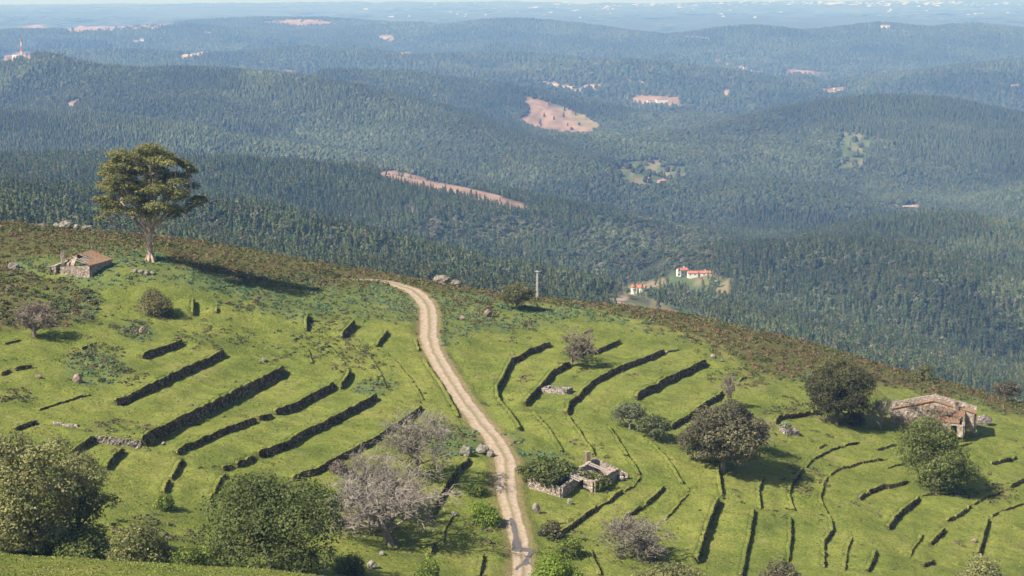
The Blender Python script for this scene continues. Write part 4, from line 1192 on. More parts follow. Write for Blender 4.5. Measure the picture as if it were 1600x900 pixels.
# --- the long ruined farmhouse at right
def farmhouse_right():
    a = hit(1394, 660); b = hit(1524, 658)
    k = mpp(a)
    z0 = float(min(a[2], b[2])) - 0.05
    v = np.array([0.965, -0.26]); u = np.array([0.26, 0.965])
    Lw = 15.6
    fl = a[:2]; fr = fl + v * Lw
    Dp = 6.5
    zl = float(ground(*fl)); zr_ = float(ground(*fr))
    c0 = (fl + fr) / 2 + u * Dp / 2
    root = empty('stone_farmhouse', (*c0, z0), 'long ruined farmhouse with orange tiles behind the leaning bush', 'house', 'ruined stone houses')
    off = np.array([*c0, z0])
    def part(name, mb, mat, smooth=False):
        mb.v = [q - off for q in mb.v]
        return new_obj(name, mb.mesh(name, [mat], smooth), root)
    H = 2.75; pk = 2.0
    w = MB(); wall_run(w, fl, fr, zl, zl, H, H, 0.6, 51, 0.05, None, peak=pk); part('front_wall', w, M_PLASTER)
    w = MB(); wall_run(w, fl, fl + u * Dp, zl, zl, H, H, 0.6, 52, 0.1); part('side_wall', w, M_HOUSE)
    w = MB(); wall_run(w, fr, fr + u * Dp, zl - 0.6, zl - 0.6, H + 0.6, H + 0.6, 0.6, 53, 0.1, (2, 3, 0.9, 2.4)); part('side_wall', w, M_HOUSE)
    w = MB(); wall_run(w, fl + u * Dp, fr + u * Dp, zl, zl, H, H, 0.6, 54, 0.1, None, peak=pk); part('back_wall', w, M_HOUSE)
    m = (fl + fr) / 2
    # what is left of the main roof: strips along both rakes
    r = MB(); tile_roof(r, (*(m + u * 1.5 ), zl + H + pk + 0.12), (*(m - u * 0.55), zl + H + pk + 0.12), (*(fl - v * 0.4 + u * 1.5), zl + H + 0.04), (*(fl - v * 0.4 - u * 0.55), zl + H + 0.04), seed=5, sag=0.05,
                        holes=lambda p, q: (p < 0.35 + 0.3 * np.sin(q * 23) ** 2) & (q > 0.1)); part('tile_roof', r, M_TILE)
    r = MB(); tile_roof(r, (*(m + u * 2.2), zl + H + pk + 0.12), (*(m - u * 0.5), zl + H + pk + 0.12), (*(fr + v * 0.4 + u * 2.2), zl + H + 0.04), (*(fr + v * 0.4 - u * 0.5), zl + H + 0.04), seed=6, sag=0.05,
                        holes=lambda p, q: (p < 0.3 + 0.3 * np.sin(q * 17) ** 2) & (q < 0.7)); part('tile_roof', r, M_TILE)
    # lean-to in front with a sagging orange roof
    s0 = m + v * 0.2; s1 = m + v * 5.9
    f0 = s0 - u * 4.2; f1 = s1 - u * 4.2
    w = MB(); wall_run(w, f0, f1, zl - 0.3, zl - 0.6, 2.0, 1.9, 0.5, 55, 0.08, (3.4, 4.5, 0, 1.6)); part('lean_to_wall', w, M_PLASTER)
    w = MB(); wall_run(w, f1, s1, zl - 0.6, zl - 0.6, 1.9, 3.0, 0.5, 56, 0.05); part('lean_to_wall', w, M_HOUSE)
    r = MB(); tile_roof(r, (*(s0 - u * .3), zl + 3.5), (*(s1 - u * .3 + v * .2), zl + 3.2), (*(f0 - u * .3), zl + 1.85), (*(f1 - u * .3 + v * .2), zl + 1.45), seed=7, sag=0.25,
                        holes=lambda p, q: (p > 0.86) & (q > 0.6 + 0.2 * np.sin(p * 40))); part('lean_to_roof', r, M_TILE)
    cc = m + v * 4.3 - u * 0.7
    chimney(root, cc - off[:2], zl - off[2] + 2.0, zl - off[2] + H + 2.2, 0.75, M_PLASTER)
    w = MB(); cc = fl + v * 1.9 - u * 0.33
    for q, (dx, wz) in enumerate(((2.6, 1.0),)):
        w.box((*(fl + v * (dx + 7) - u * 0.02), zl + 1.6), (0.9, 0.72, 1.0), math.atan2(v[1], v[0])); 
    part('window', w, M_GLASS)
    for q, (d0, d1) in enumerate(((11.2, -2.2), (12.4, -1.6))):
        r = MB(); p = fl + v * d0 + u * d1
        r.beam((*p, zl + 1.3), (*(p + v * 1.6 + u * 1.8), zl + 2.9), 0.16); part('rafter', r, M_WOOD)
    # brambles climbing the broken corner
    p = fl + v * 12.6 - u * 1.6 - off[:2]
    tag(new_obj('ivy', crown_mesh('ivy', [(*p, 1.0, 1.0, 0.9, 0.9), (*(p + v * 0.9), 0.6, 0.8, 0.8, 0.8)], 14, 0.28, IVY, M_LEAF, 8), root), kind='stuff')
farmhouse_right()

# --- small stone pen under the rounded grey tree, and other little stone remains
def stone_pen(name, cat, label, px0, py0, px1, py1, h, depth, seed, mat):
    a = hit(px0, py0); b = hit(px1, py1)
    z0 = min(a[2], b[2])
    c0 = (a + b)[:2] / 2
    root = empty(name, (*c0, z0), label, cat)
    off = np.array([*c0, z0])
    d = (b - a)[:2]; d /= np.linalg.norm(d); n = np.array([-d[1], d[0]])
    if n[1] < 0: n = -n
    for q, (p, r, hh) in enumerate(((a[:2], b[:2], h), (b[:2], b[:2] + n * depth, h), (a[:2], a[:2] + n * depth, h), (a[:2] + n * depth, b[:2] + n * depth, h * 0.95))):
        w = MB(); wall_run(w, p, r, ground(*p), ground(*r), hh, hh, 0.5, seed + q, 0.12)
        w.v = [x - off for x in w.v]
        new_obj('wall', w.mesh('wall', [mat]), root)
    return root
stone_pen('stone_pen', 'stone pen', 'small pale stone pen standing against the dark curved wall', 848, 614, 883, 616, 0.95, 2.6, 71, M_WALL_LIT)
stone_pen('stone_trough', 'stone pen', 'small broken stone pen with a white flowering bush beside it', 1228, 679, 1248, 681, 0.9, 1.8, 75, M_WALL_LIT)

# ------------------------------------------------------------------ rocks
def rock(label, px, py, wpx, hpx, seed, mat=M_ROCK, group=None, name='boulder', cat='boulder', depth=0.8, rotz=0):
    p = hit(px, py); k = mpp(p)
    w, h = wpx * k, hpx * k * 1.25
    o = new_obj(name, rock_mesh(name, (w, w * depth, h), seed, mat), None, (p[0], p[1] + w * depth * 0.3, p[2] + h * 0.28))
    o.rotation_euler.z = rotz
    return tag(o, label, cat, group)
rock('wide pale ridge rock, biggest of the row left of the eucalyptus', 102, 357, 26, 13, 1)
rock('pale ridge rock at the left end of the rock row', 88, 355, 11, 8, 2)
rock('pale ridge rock just right of the biggest one in the row', 119, 358, 12, 8, 15)
rock('pale ridge rock at the right end of the row, nearest the eucalyptus', 136, 360, 22, 8, 3)
rock('tiny pale stone on the ridge between the rock row and the eucalyptus', 157, 361, 6, 5, 4)
rock('pale rock on the far left of the ridge row, low in the heath', 66, 352, 14, 5, 16)
rock('broad flat grey outcrop on the ridge above the road bend', 689, 440, 30, 14, 5, depth=0.6)
rock('sloping grey slab at the right end of the ridge outcrop', 712, 440, 20, 10, 6, depth=0.6)
rock('pink boulder in the bracken right of the road bend', 762, 496, 14, 13, 7, M_ROCK_PINK)
rock('grey boulder at the left of the two beside the road', 727, 713, 22, 17, 8)
rock('long grey boulder at the road edge', 754, 710, 20, 16, 9)
rock('small grey boulder touching the road verge, rightmost of three', 766, 714, 12, 13, 17)
rock('upright pale stone right of the road below the roofless ruin', 838, 802, 13, 17, 10, M_ROCK, depth=0.6)
rock('low pale stone near the bright gorse beside the road', 710, 807, 12, 8, 11)
rock('pinkish boulder in the bracken patch of the left terraces', 121, 598, 16, 14, 12, M_ROCK_PINK)
rock('pale boulder beside the brown scrub below the yellowish bush', 223, 521, 13, 11, 13, M_ROCK_PINK)
rock('small pinkish stone on the grass at far left below the bare tree', 60, 591, 11, 7, 14, M_ROCK_PINK)
rock('grey boulder like a hut roof in the scrub at the left edge', 21, 421, 19, 12, 18)
rock('big squared stone block at the right end of the long farmhouse', 1538, 664, 28, 15, 19, M_WALL_LIT, depth=0.7)
rock('small pale stone below the tallest terrace wall', 255, 696, 8, 6, 20)
rock('dark round stone on the grass below the lowest dead tree', 581, 889, 16, 14, 21)
rock('small dark stone just above the round stone below the dead tree', 597, 868, 11, 8, 22)
rock('pale stone block left of the bottom wall at lower right', 1523, 848, 10, 7, 23, M_ROCK_PINK)
rock('pinkish stone beside the low wall in front of the roofless ruin', 890, 788, 8, 10, 24)
rock('flat pale stone above the curved wall on the left slope', 412, 566, 13, 7, 25)
rock('pale stone at the bend of the hooked wall by the road', 722, 500, 9, 7, 26, M_ROCK_PINK)
rock('white stone at the top end of the thick straight wall', 1114, 560, 10, 7, 27)
rock('pale stone beside the white one at the thick straight wall', 1126, 565, 8, 5, 28)
for q, (px, py, w, h) in enumerate(((211, 426, 9, 7), (219, 428, 12, 7), (229, 430, 12, 7), (237, 429, 8, 6))):
    rock(('leftmost', 'second', 'third', 'rightmost')[q] + ' grey stone of the low broken wall on the grass under the eucalyptus', px, py, w, h, 30 + q, group='stones of the broken wall under the eucalyptus', name='field_stone', cat='stone')

# ------------------------------------------------------------------ the big eucalyptus
def eucalyptus():
    p = hit(235, 407)
    k = mpp(p) / 4.285                         # metres per pixel of the enlarged view it was measured in
    root = empty('eucalyptus_tree', p, 'tall spreading eucalyptus with pale forked trunk beside the small farmhouse', 'tree')
    rg = np.random.default_rng(12)
    X = lambda x: (x - 410) * k
    Z = lambda y: (820 - y) * k
    trunk = MB()
    trunk.tube([(0, 0, -0.8), (0, 0, 0.15), (-.05, 0, 1.2), (X(408), 0, Z(740)), (X(402), .1, Z(690)), (X(412), .1, Z(640)), (X(415), 0, Z(590))], [1.05, 0.82, 0.64, 0.60, 0.62, 0.44, 0.34], 12)
    for s in range(6):
        a = s * 1.05 + 0.3
        trunk.tube([(cos(a) * 0.45, sin(a) * 0.45, 1.4), (cos(a) * 0.8, sin(a) * 0.8, 0.35), (cos(a) * 1.15, sin(a) * 1.15, -0.4)], [0.22, 0.3, 0.25], 6)
    new_obj('trunk', trunk.mesh('trunk', [M_BARK_EUC], True), root)
    limbs = [[(398, 700), (365, 660), (270, 600), (165, 555)], [(402, 670), (375, 618), (310, 565), (245, 490), (185, 432)], [(408, 640), (370, 585), (340, 505), (300, 400), (285, 320), (240, 210)],
             [(414, 610), (408, 540), (415, 450), (408, 320), (395, 180), (350, 120)], [(418, 640), (438, 560), (480, 480), (520, 400), (560, 290)], [(425, 668), (470, 630), (510, 600)],
             [(420, 610), (530, 490), (620, 400), (690, 330)], [(414, 560), (470, 380), (485, 200), (505, 140)], [(402, 660), (300, 540), (200, 520), (120, 500)],
             [(405, 640), (330, 470), (190, 370), (130, 310)], [(418, 600), (520, 430), (600, 280), (625, 200)], [(418, 600), (560, 520), (680, 450), (745, 440)],
             [(410, 620), (360, 440), (300, 280), (200, 170)], [(412, 600), (430, 380), (440, 160), (430, 90)]]
    tips = []
    limb_mb = MB()
    for q, l in enumerate(limbs):
        dy = rg.uniform(-1, 1) * (5.5 if q % 2 else 4.0)
        n = len(l)
        pts = np.array([(X(x), dy * (i / (n - 1)) ** 1.2, Z(y)) for i, (x, y) in enumerate(l)])
        t = np.linspace(0, n - 1, n * 4)
        pp = np.c_[np.interp(t, range(n), pts[:, 0]), np.interp(t, range(n), pts[:, 1]), np.interp(t, range(n), pts[:, 2])]
        kr = np.array([.25, .5, .25])
        for c in range(3):
            pp[1:-1, c] = np.convolve(pp[:, c], kr, 'valid')
        limb_mb.tube(pp, np.linspace(0.30 if q != 5 else 0.2, 0.07, len(pp)), 7)
        tips.append(pp)
    allp = np.concatenate([t_[len(t_) // 3:] for t_ in tips])
    cl = [(430, 85, 90), (350, 105, 85), (520, 125, 80), (270, 130, 80), (190, 170, 68), (600, 175, 58), (638, 208, 40), (310, 165, 80), (400, 150, 85), (480, 165, 70), (230, 145, 70), (560, 150, 60),
          (150, 240, 62), (210, 265, 75), (115, 330, 60), (185, 335, 78), (290, 300, 85), (255, 375, 78), (145, 470, 60), (205, 480, 58), (112, 522, 36), (100, 400, 50), (170, 410, 66), (240, 220, 70),
          (400, 245, 80), (480, 285, 78), (560, 265, 66), (620, 285, 74), (680, 330, 54), (540, 340, 75), (440, 340, 75), (350, 400, 75), (440, 430, 75), (530, 420, 75), (620, 380, 66), (700, 420, 62),
          (745, 442, 36), (600, 475, 64), (480, 500, 60), (395, 480, 66), (330, 475, 62), (560, 520, 42), (640, 490, 46), (350, 340, 70), (500, 220, 60), (650, 260, 50), (300, 230, 70), (340, 240, 60)]
    lobes = []
    twig = MB()
    for q, (x, y, r) in enumerate(cl):
        for rep in range(2):
            w = max(0.0, 1 - ((x - 410) / 370) ** 2) ** 0.5 * max(0.15, 1 - ((y - 330) / 290) ** 2) ** 0.5
            dy = rg.uniform(-1, 1) * w * 9.5
            rr = r * k * rg.uniform(0.80, 1.06)
            c = np.array((X(x) + rg.normal(0, .5), dy, Z(y) + rg.normal(0, .4)))
            lobes.append((*c, rr, rr, rr * 0.46))
            b = allp[np.argmin(((allp - c) * [1, 1, 1.4]) @ np.eye(3) ** 1 @ np.ones(3) * 0 + np.linalg.norm(allp - (c - [0, 0, 1.2]), axis=1))]
            twig.tube(bent(b, c, 5, 0.1, rg), np.linspace(0.09, 0.03, 5), 4)
            for e in range(5):
                u = rg.normal(0, 1, 3); u[2] = abs(u[2]) * 0.5
                twig.tube(bent(c - [0, 0, rr * .2], c + u / np.linalg.norm(u) * rr * 0.8, 3, 0.1, rg), [0.03, 0.025, 0.015], 3)
    limb = new_obj('limbs', limb_mb.mesh('limbs', [M_BARK_EUC], True), root)
    tag(new_obj('twigs', twig.mesh('twigs', [M_BARK_EUC], True), limb), kind='stuff')
    new_obj('crown', crown_mesh('crown', lobes, 25, 0.27, EUCC, M_LEAF, 77, low=0.22, hollow=0.55), root)
eucalyptus()

# ------------------------------------------------------------------ trees and bushes on the terraces
GT = 'trees and bushes on the terraces'
leafy_tree('round_tree', 'tree', 'small dense olive tree on the ridge beside the concrete pole', 808, 484, 56, 42, OLIVE, 101, trunk=0.18, lobes=14, per=23, leaf=0.23, group=GT)
bare_tree('grey_tree', 'tree', 'rounded grey half-leafless tree between two curved walls', 892, 573, 70, 54, 102, M_TWIG_DK, GT, 4, (8, 6, 5, 4), 0.22, 0.3, BROWN + OLIVE, 3000)
bare_tree('bare_sapling', 'tree', 'slim pale leafless sapling right of the thick straight wall', 1137, 633, 30, 48, 103, M_TWIG, GT, 4, (7, 5, 4, 4), 0.12, 0.8, BROWN, 500)
leafy_tree('grey_green_bush', 'bush', 'grey-green bush with whitish stems, left half of a joined pair', 984, 670, 58, 44, [(0.15, 0.17, 0.085), (0.19, 0.20, 0.11), (0.12, 0.14, 0.065)], 104, trunk=0.12, lobes=12, per=13, group=GT, bark=M_TWIG, twigs=3)
leafy_tree('grey_green_bush', 'bush', 'darker green bush spreading right beside the overgrown wall', 1022, 687, 56, 40, [(0.125, 0.15, 0.06), (0.16, 0.18, 0.075), (0.095, 0.12, 0.045)], 105, trunk=0.1, lobes=12, per=13, group=GT, bark=M_TWIG, twigs=3)
leafy_tree('spreading_oak', 'tree', 'big spreading greyish oak with visible trunk and long shadow', 1129, 737, 132, 108, [(0.165, 0.150, 0.085), (0.20, 0.18, 0.10), (0.125, 0.125, 0.06)], 106, trunk=0.08, lobes=28, per=18, leaf=0.26, group=GT, twigs=5, lobe_r=0.36, bark=M_TWIG_DK)
bare_tree('bare_bush', 'tree', 'sparse brown leafless tree behind the right side of the spreading oak', 1180, 705, 58, 62, 107, M_TWIG_DK, GT, 4, (8, 6, 5, 3), 0.16, 0.4, BROWN, 1400)
leafy_tree('round_oak', 'tree', 'dark dense round oak left of the long ruined farmhouse', 1308, 662, 100, 96, DARK, 108, trunk=0.06, lobes=24, per=22, leaf=0.25, group=GT, lobe_r=0.38)
bare_tree('bare_bush', 'bush', 'pale leafless bush between the dark oak and the ruined farmhouse', 1376, 670, 52, 50, 109, M_TWIG, GT, 4, (9, 6, 5, 4), 0.12, 0.4)
leafy_tree('leaning_bush', 'bush', 'large green bush leaning to the lower right below the farmhouse', 1462, 766, 118, 116, GREEN, 110, trunk=0.04, per=20, leaf=0.25, group=GT,
           shape=[(-0.45, 0.78, 0.40, 0), (-0.2, 0.90, 0.38, .3), (-0.55, 0.55, 0.42, -.1), (-0.15, 0.62, 0.48, .2), (0.15, 0.70, 0.40, 0), (-0.35, 0.34, 0.42, 0), (0.05, 0.35, 0.48, -.3), (0.35, 0.42, 0.42, 0), (0.3, 0.2, 0.42, -.1), (0.65, 0.22, 0.38, 0), (0.85, 0.14, 0.26, 0.1), (-0.05, 0.16, 0.40, -.2), (-0.4, 0.6, 0.42, .6), (0.1, 0.5, 0.5, .7), (0.4, 0.3, 0.4, .6)], bark=M_TWIG, twigs=2)
bare_tree('bare_bush', 'bush', 'sparse grey-brown bush against the front of the long farmhouse', 1453, 676, 72, 46, 111, M_TWIG_DK, GT, 4, (10, 6, 5, 4), 0.14, 0.4, OLIVE + BROWN, 3800)
leafy_tree('round_tree', 'tree', 'small round tree alone on the ridge above the long farmhouse', 1444, 597, 27, 30, OLIVE, 112, trunk=0.15, lobes=9, per=23, leaf=0.23, group=GT)
leafy_tree('round_tree', 'tree', 'brownish low tree on the ridge at the right edge', 1572, 616, 46, 30, BROWN + DARK, 113, trunk=0.12, lobes=10, per=22, leaf=0.23, group=GT)
bare_tree('leafless_bush', 'bush', 'grey leafless rounded bush at bottom centre right', 1000, 872, 98, 72, 114, M_TWIG, GT, 4, (12, 7, 5, 4), 0.16, 0.3, BROWN + OLIVE, 2600, first=0.05)
leafy_tree('low_bush', 'bush', 'olive-brown bush cut by the bottom edge below the leafless bush', 1050, 938, 150, 62, WILLOW, 115, trunk=0.05, lobes=16, per=20, leaf=0.22, group=GT)
leafy_tree('low_bush', 'bush', 'grey-brown bush at the bottom edge below the third wall', 1222, 940, 88, 64, BROWN + OLIVE, 116, trunk=0.05, lobes=14, per=20, leaf=0.22, group=GT, twigs=3)
leafy_tree('low_bush', 'bush', 'yellowish olive bush at the bottom right corner', 1533, 935, 96, 68, WILLOW, 117, trunk=0.05, lobes=14, per=20, leaf=0.22, group=GT)
leafy_tree('gorse_bush', 'bush', 'bright yellow-green bush at the bottom edge right of the road', 868, 925, 92, 60, BRIGHT, 118, trunk=0.03, lobes=16, per=22, leaf=0.20, group=GT)
leafy_tree('gorse_bush', 'bush', 'bright yellow-green bush at the bottom edge below the dead trees', 668, 930, 60, 62, BRIGHT + GREEN, 119, trunk=0.03, lobes=12, per=20, leaf=0.20, group=GT)
leafy_tree('gorse_bush', 'bush', 'larger bright green gorse left of the road below the grey boulders', 757, 815, 60, 34, BRIGHT, 120, trunk=0.02, lobes=16, per=20, leaf=0.20, group=GT)
leafy_tree('gorse_bush', 'bush', 'smaller bright green gorse just below the grey boulders by the road', 742, 772, 36, 18, BRIGHT + GREEN, 121, trunk=0.02, lobes=10, per=20, leaf=0.20, group=GT)
leafy_tree('low_bush', 'bush', 'dark low shrub right of the road below the upright stone', 862, 838, 44, 28, BROWN + DARK + GREEN, 122, trunk=0.02, lobes=12, per=20, leaf=0.21, group=GT, twigs=2)
leafy_tree('low_bush', 'bush', 'green shrub beside the road between dark shrub and bottom gorse', 888, 868, 50, 34, GREEN + BRIGHT, 123, trunk=0.02, lobes=12, per=20, leaf=0.21, group=GT)
leafy_tree('big_bush', 'bush', 'very big dense green bush at the bottom left', 424, 892, 214, 156, [(0.095, 0.122, 0.034), (0.12, 0.15, 0.042), (0.08, 0.105, 0.028), (0.14, 0.155, 0.05)], 124, trunk=0.03, per=15, leaf=0.25, group=GT,
           shape=[(-.45, .80, .34, 0), (-.15, .88, .30, .1), (.1, .82, .34, -.1), (.4, .84, .30, 0), (.62, .66, .30, 0), (-.62, .58, .32, 0), (-.3, .6, .38, -.3), (.05, .55, .42, -.3), (.38, .52, .40, -.3), (.72, .42, .28, -.1), (-.72, .3, .30, 0), (-.4, .3, .36, -.4), (0, .26, .4, -.45), (.36, .24, .36, -.4), (.68, .2, .26, -.3), (-.3, .6, .4, .5), (.2, .6, .4, .5), (-.8, .12, .22, 0), (.5, .1, .3, -.5)])
leafy_tree('low_bush', 'bush', 'small green bush clinging to the right foot of the very big bush', 548, 898, 62, 38, GREEN, 135, trunk=0.02, lobes=12, per=20, leaf=0.21, group=GT)
leafy_tree('olive_willow', 'tree', 'large olive-yellow willow at the left edge', 34, 868, 170, 196, WILLOW, 125, trunk=0.02, per=22, leaf=0.24, group=GT, twigs=3,
           shape=[(-.5, .86, .34, 0), (-.1, .94, .30, .1), (.3, .86, .32, 0), (.62, .78, .28, .1), (-.7, .62, .36, 0), (-.2, .68, .40, -.3), (.3, .62, .38, -.3), (.66, .56, .28, 0), (-.5, .36, .38, -.3), (.0, .38, .4, -.4), (.4, .36, .30, -.3), (-.8, .2, .34, 0), (-.2, .14, .34, -.3), (0, .6, .5, .4), (.2, .15, .36, -.3), (.5, .2, .32, -.2), (.75, .4, .28, 0), (.1, .5, .45, -.5), (-.1, .28, .42, -.5), (.55, .1, .3, 0), (0, .08, .4, 0)])
leafy_tree('olive_willow', 'tree', 'smaller olive-yellow willow just right of the large one', 122, 856, 118, 148, WILLOW, 126, trunk=0.05, per=22, leaf=0.24, group=GT, twigs=3,
           shape=[(-.3, .88, .36, 0), (.15, .92, .34, .1), (.55, .74, .34, 0), (-.6, .66, .34, 0), (0, .64, .46, -.3), (.42, .52, .40, -.2), (.78, .48, .24, 0), (-.45, .4, .36, -.2), (.05, .36, .40, -.3), (.5, .3, .30, 0), (0, .6, .5, .4), (.2, .14, .34, -.3), (-.3, .16, .34, -.3), (.6, .12, .28, -.1), (0, .1, .4, .2), (-.65, .2, .3, 0)])
leafy_tree('low_bush', 'bush', 'dark green undergrowth bush below the smaller willow', 120, 876, 120, 52, IVY + GREEN, 127, trunk=0.02, lobes=18, per=18, leaf=0.21, group=GT)
leafy_tree('low_bush', 'bush', 'mixed green shrub between the willows and the very big bush', 215, 882, 110, 66, GREEN + WILLOW, 128, trunk=0.02, lobes=18, per=18, leaf=0.21, group=GT)
leafy_tree('gorse_bush', 'bush', 'bright yellow-green shrub at the left foot of the very big bush', 296, 889, 80, 44, BRIGHT + GREEN, 129, trunk=0.02, lobes=14, per=20, leaf=0.20, group=GT)
leafy_tree('low_bush', 'bush', 'small bright bush on the slope under the lone wall stump', 258, 796, 36, 30, BRIGHT + IVY, 130, trunk=0.02, lobes=10, per=20, leaf=0.20, group=GT)
bare_tree('bare_tree', 'tree', 'small brown leafless tree at the left edge with round crown', 54, 526, 66, 52, 131, M_TWIG_DK, GT, 4, (9, 6, 5, 4), 0.25, 0.35, BROWN, 1500)
leafy_tree('feathery_bush', 'bush', 'feathery yellowish bush on the slope below the eucalyptus', 243, 490, 56, 40, [(0.21, 0.20, 0.08), (0.25, 0.22, 0.09), (0.15, 0.155, 0.065)], 132, trunk=0.04, lobes=14, per=18, leaf=0.20, group=GT, twigs=5, bark=M_TWIG)
bare_tree('dead_tree', 'tree', 'lowest of the pale dead trees, wide crown of bare branches', 612, 850, 172, 118, 133, M_TWIG, 'pale dead trees', 5, (9, 5, 4, 4, 3), 0.24, 0.12, first=0.15, trunk=0.3)
bare_tree('dead_tree', 'tree', 'pale dead tree at the left of the bare group', 572, 806, 140, 112, 134, M_TWIG, 'pale dead trees', 5, (8, 5, 4, 4, 3), 0.22, 0.2, first=0.15, trunk=0.32)
bare_tree('dead_tree', 'tree', 'uppermost pale dead tree with greenish ivy at its foot', 648, 744, 124, 108, 136, M_TWIG, 'pale dead trees', 5, (8, 5, 4, 4, 3), 0.22, 0.25, GREEN, 900, first=0.15, trunk=0.32)
leafy_tree('low_bush', 'bush', 'small white-flecked bush above the broken stone pen', 1226, 672, 26, 15, [(0.30, 0.34, 0.20), (0.13, 0.18, 0.05), (0.45, 0.47, 0.36)], 137, trunk=0.02, lobes=8, per=27, leaf=0.20, group=GT)
leafy_tree('low_bush', 'bush', 'dark low bush at the corner of the dark oak and pale leafless bush', 1340, 664, 30, 22, DARK + GREEN, 138, trunk=0.02, lobes=8, per=23, leaf=0.21, group=GT)
leafy_tree('low_bush', 'bush', 'brown tangled shrub on the wall behind the dead trees', 530, 738, 40, 18, BROWN, 139, trunk=0.02, lobes=10, per=18, leaf=0.20, group=GT, twigs=4)

# ------------------------------------------------------------------ concrete pole on the ridge, with the track behind it
def pole():
    p = hit(839, 459)
    k = mpp(p)
    H = 44 * k
    root = empty('utility_pole', p, 'plain pale concrete utility pole standing on the ridge', 'pole')
    mb = MB()
    V = []
    for z, w in ((-0.6, 0.30), (H * 0.5, 0.26), (H, 0.2)):
        V += [(-w, -w * .8, z), (w, -w * .8, z), (w, w * .8, z), (-w, w * .8, z)]
    F = [[a * 4 + i, a * 4 + (i + 1) % 4, a * 4 + 4 + (i + 1) % 4, a * 4 + 4 + i] for a in range(2) for i in range(4)] + [[8, 9, 10, 11]]
    mb.add(V, F)
    new_obj('shaft', mb.mesh('shaft', [M_CONCRETE]), root)
    mb = MB(); mb.beam((-0.5, -0.24, H - 0.25), (0.5, -0.24, H - 0.25), 0.12); new_obj('crossarm', mb.mesh('crossarm', [M_STEEL]), root)
pole()

# ------------------------------------------------------------------ heath, bracken, tufts and stones lying about (uncountable)
def scatter(n, weight, y0=228, y1=470, x0=-125, x1=125, seed=0):
    rg = np.random.default_rng(seed)
    x = rg.uniform(x0, x1, n); y = rg.uniform(y0, y1, n)
    w = sample(weight, x, y)
    k = (rg.random(n) < w) & (np.abs(x) < y * 0.33 + 6)
    x, y = x[k], y[k]
    return np.c_[x, y, ground(x, y)], rg

def shrub_stuff(name, label, cat, P, rg, rmin, rmax, quads, size, cols, patch, hz=0.75):
    n = len(P)
    R = rg.uniform(rmin, rmax, n)
    u = rg.normal(0, 1, (n, quads, 3)); u /= np.linalg.norm(u, axis=2)[..., None]
    u[..., 2] = np.abs(u[..., 2])
    C = P[:, None, :] + u * R[:, None, None] * np.array([1, 1, hz]) * rg.uniform(0.6, 1.05, (n, quads, 1))
    nn = u + np.array([0, 0, 0.4])
    V = leaf_quads(C.reshape(-1, 3), nn.reshape(-1, 3), size, 0.4, 1.0, rg)
    cols = np.array(cols)
    f = fbm(P[:, 0] / patch, P[:, 1] / patch, 3, 91) + rg.normal(0, 0.10, n)
    f = np.clip((f - 0.25) / 0.5, 0, 0.999) * (len(cols) - 1)
    i0 = f.astype(int); fr = (f - i0)[:, None]
    c = cols[i0] * (1 - fr) + cols[np.minimum(i0 + 1, len(cols) - 1)] * fr
    c = np.repeat(c, quads, 0) * rg.uniform(0.65, 1.35, n * quads)[:, None]
    me = np_mesh(name, V, np.arange(len(V)).reshape(-1, 4), [M_SCRUB], colors=np.clip(np.repeat(c, 4, 0), 0, 1))
    return tag(new_obj(name, me), label, cat, kind='stuff')

SLOPES = np.zeros_like(XX)
for cx, cy, rx, ry in ((30, 440, 60, 30), (110, 470, 46, 34), (165, 585, 40, 16), (140, 550, 30, 14), (200, 505, 24, 14), (385, 476, 34, 12), (20, 620, 36, 12), (440, 432, 110, 10), (740, 478, 50, 8), (815, 512, 26, 6), (1380, 596, 60, 8)):
    SLOPES = np.maximum(SLOPES, sstep(1.2, 0.3, ((PX - cx) / rx) ** 2 + ((PY - cy) / ry) ** 2 + wob * 1.2))
P, rg = scatter(80000, np.clip(HEATH, 0, 1) * 0.30, y1=480, seed=201)
shrub_stuff('heath_scrub', 'brown and olive heath shrubs covering the ridge', 'heath', P, rg, 0.35, 1.15, 22, 0.30,
            [(0.065, 0.080, 0.024), (0.105, 0.115, 0.036), (0.15, 0.145, 0.046), (0.20, 0.122, 0.070), (0.145, 0.095, 0.052), (0.09, 0.108, 0.032), (0.15, 0.15, 0.05)], 6)
P, rg = scatter(30000, np.maximum(LEFT * 0.25, SLOPES * 0.22) * sstep(230, 240, YY) * sstep(0, 1.5, ROADD), seed=207)
shrub_stuff('slope_scrub', 'dark olive and purple-brown shrubs on the rough slope at left', 'scrub', P, rg, 0.5, 1.3, 46, 0.28,
            [(0.055, 0.070, 0.022), (0.085, 0.095, 0.030), (0.125, 0.085, 0.060), (0.075, 0.095, 0.030), (0.11, 0.08, 0.05), (0.06, 0.085, 0.025)], 5, 0.7)
P, rg = scatter(60000, np.clip(BRACK - 0.05, 0, 1) * 0.8, seed=202)
shrub_stuff('bracken_clumps', 'blue-green asphodel and bracken clumps dotted over the upper slopes', 'bracken', P, rg, 0.25, 0.65, 10, 0.3,
            [(0.085, 0.155, 0.075), (0.10, 0.18, 0.095), (0.12, 0.175, 0.06), (0.17, 0.13, 0.08), (0.10, 0.19, 0.10)], 8)
GRASSW = (1 - HEATH) * sstep(0.3, 1.5, ROADD)
P, rg = scatter(56000, GRASSW * (0.25 + 0.75 * sstep(0.45, 0.7, fbm(XX / 5, YY / 5, 4, 95))), seed=203)
shrub_stuff('grass_tufts', 'short green and straw-coloured grass tufts all over the turf', 'grass', P, rg, 0.06, 0.16, 4, 0.2,
            [(0.10, 0.14, 0.03), (0.16, 0.19, 0.042), (0.21, 0.225, 0.055), (0.13, 0.165, 0.035), (0.26, 0.23, 0.10), (0.12, 0.13, 0.04)], 4, 0.5)
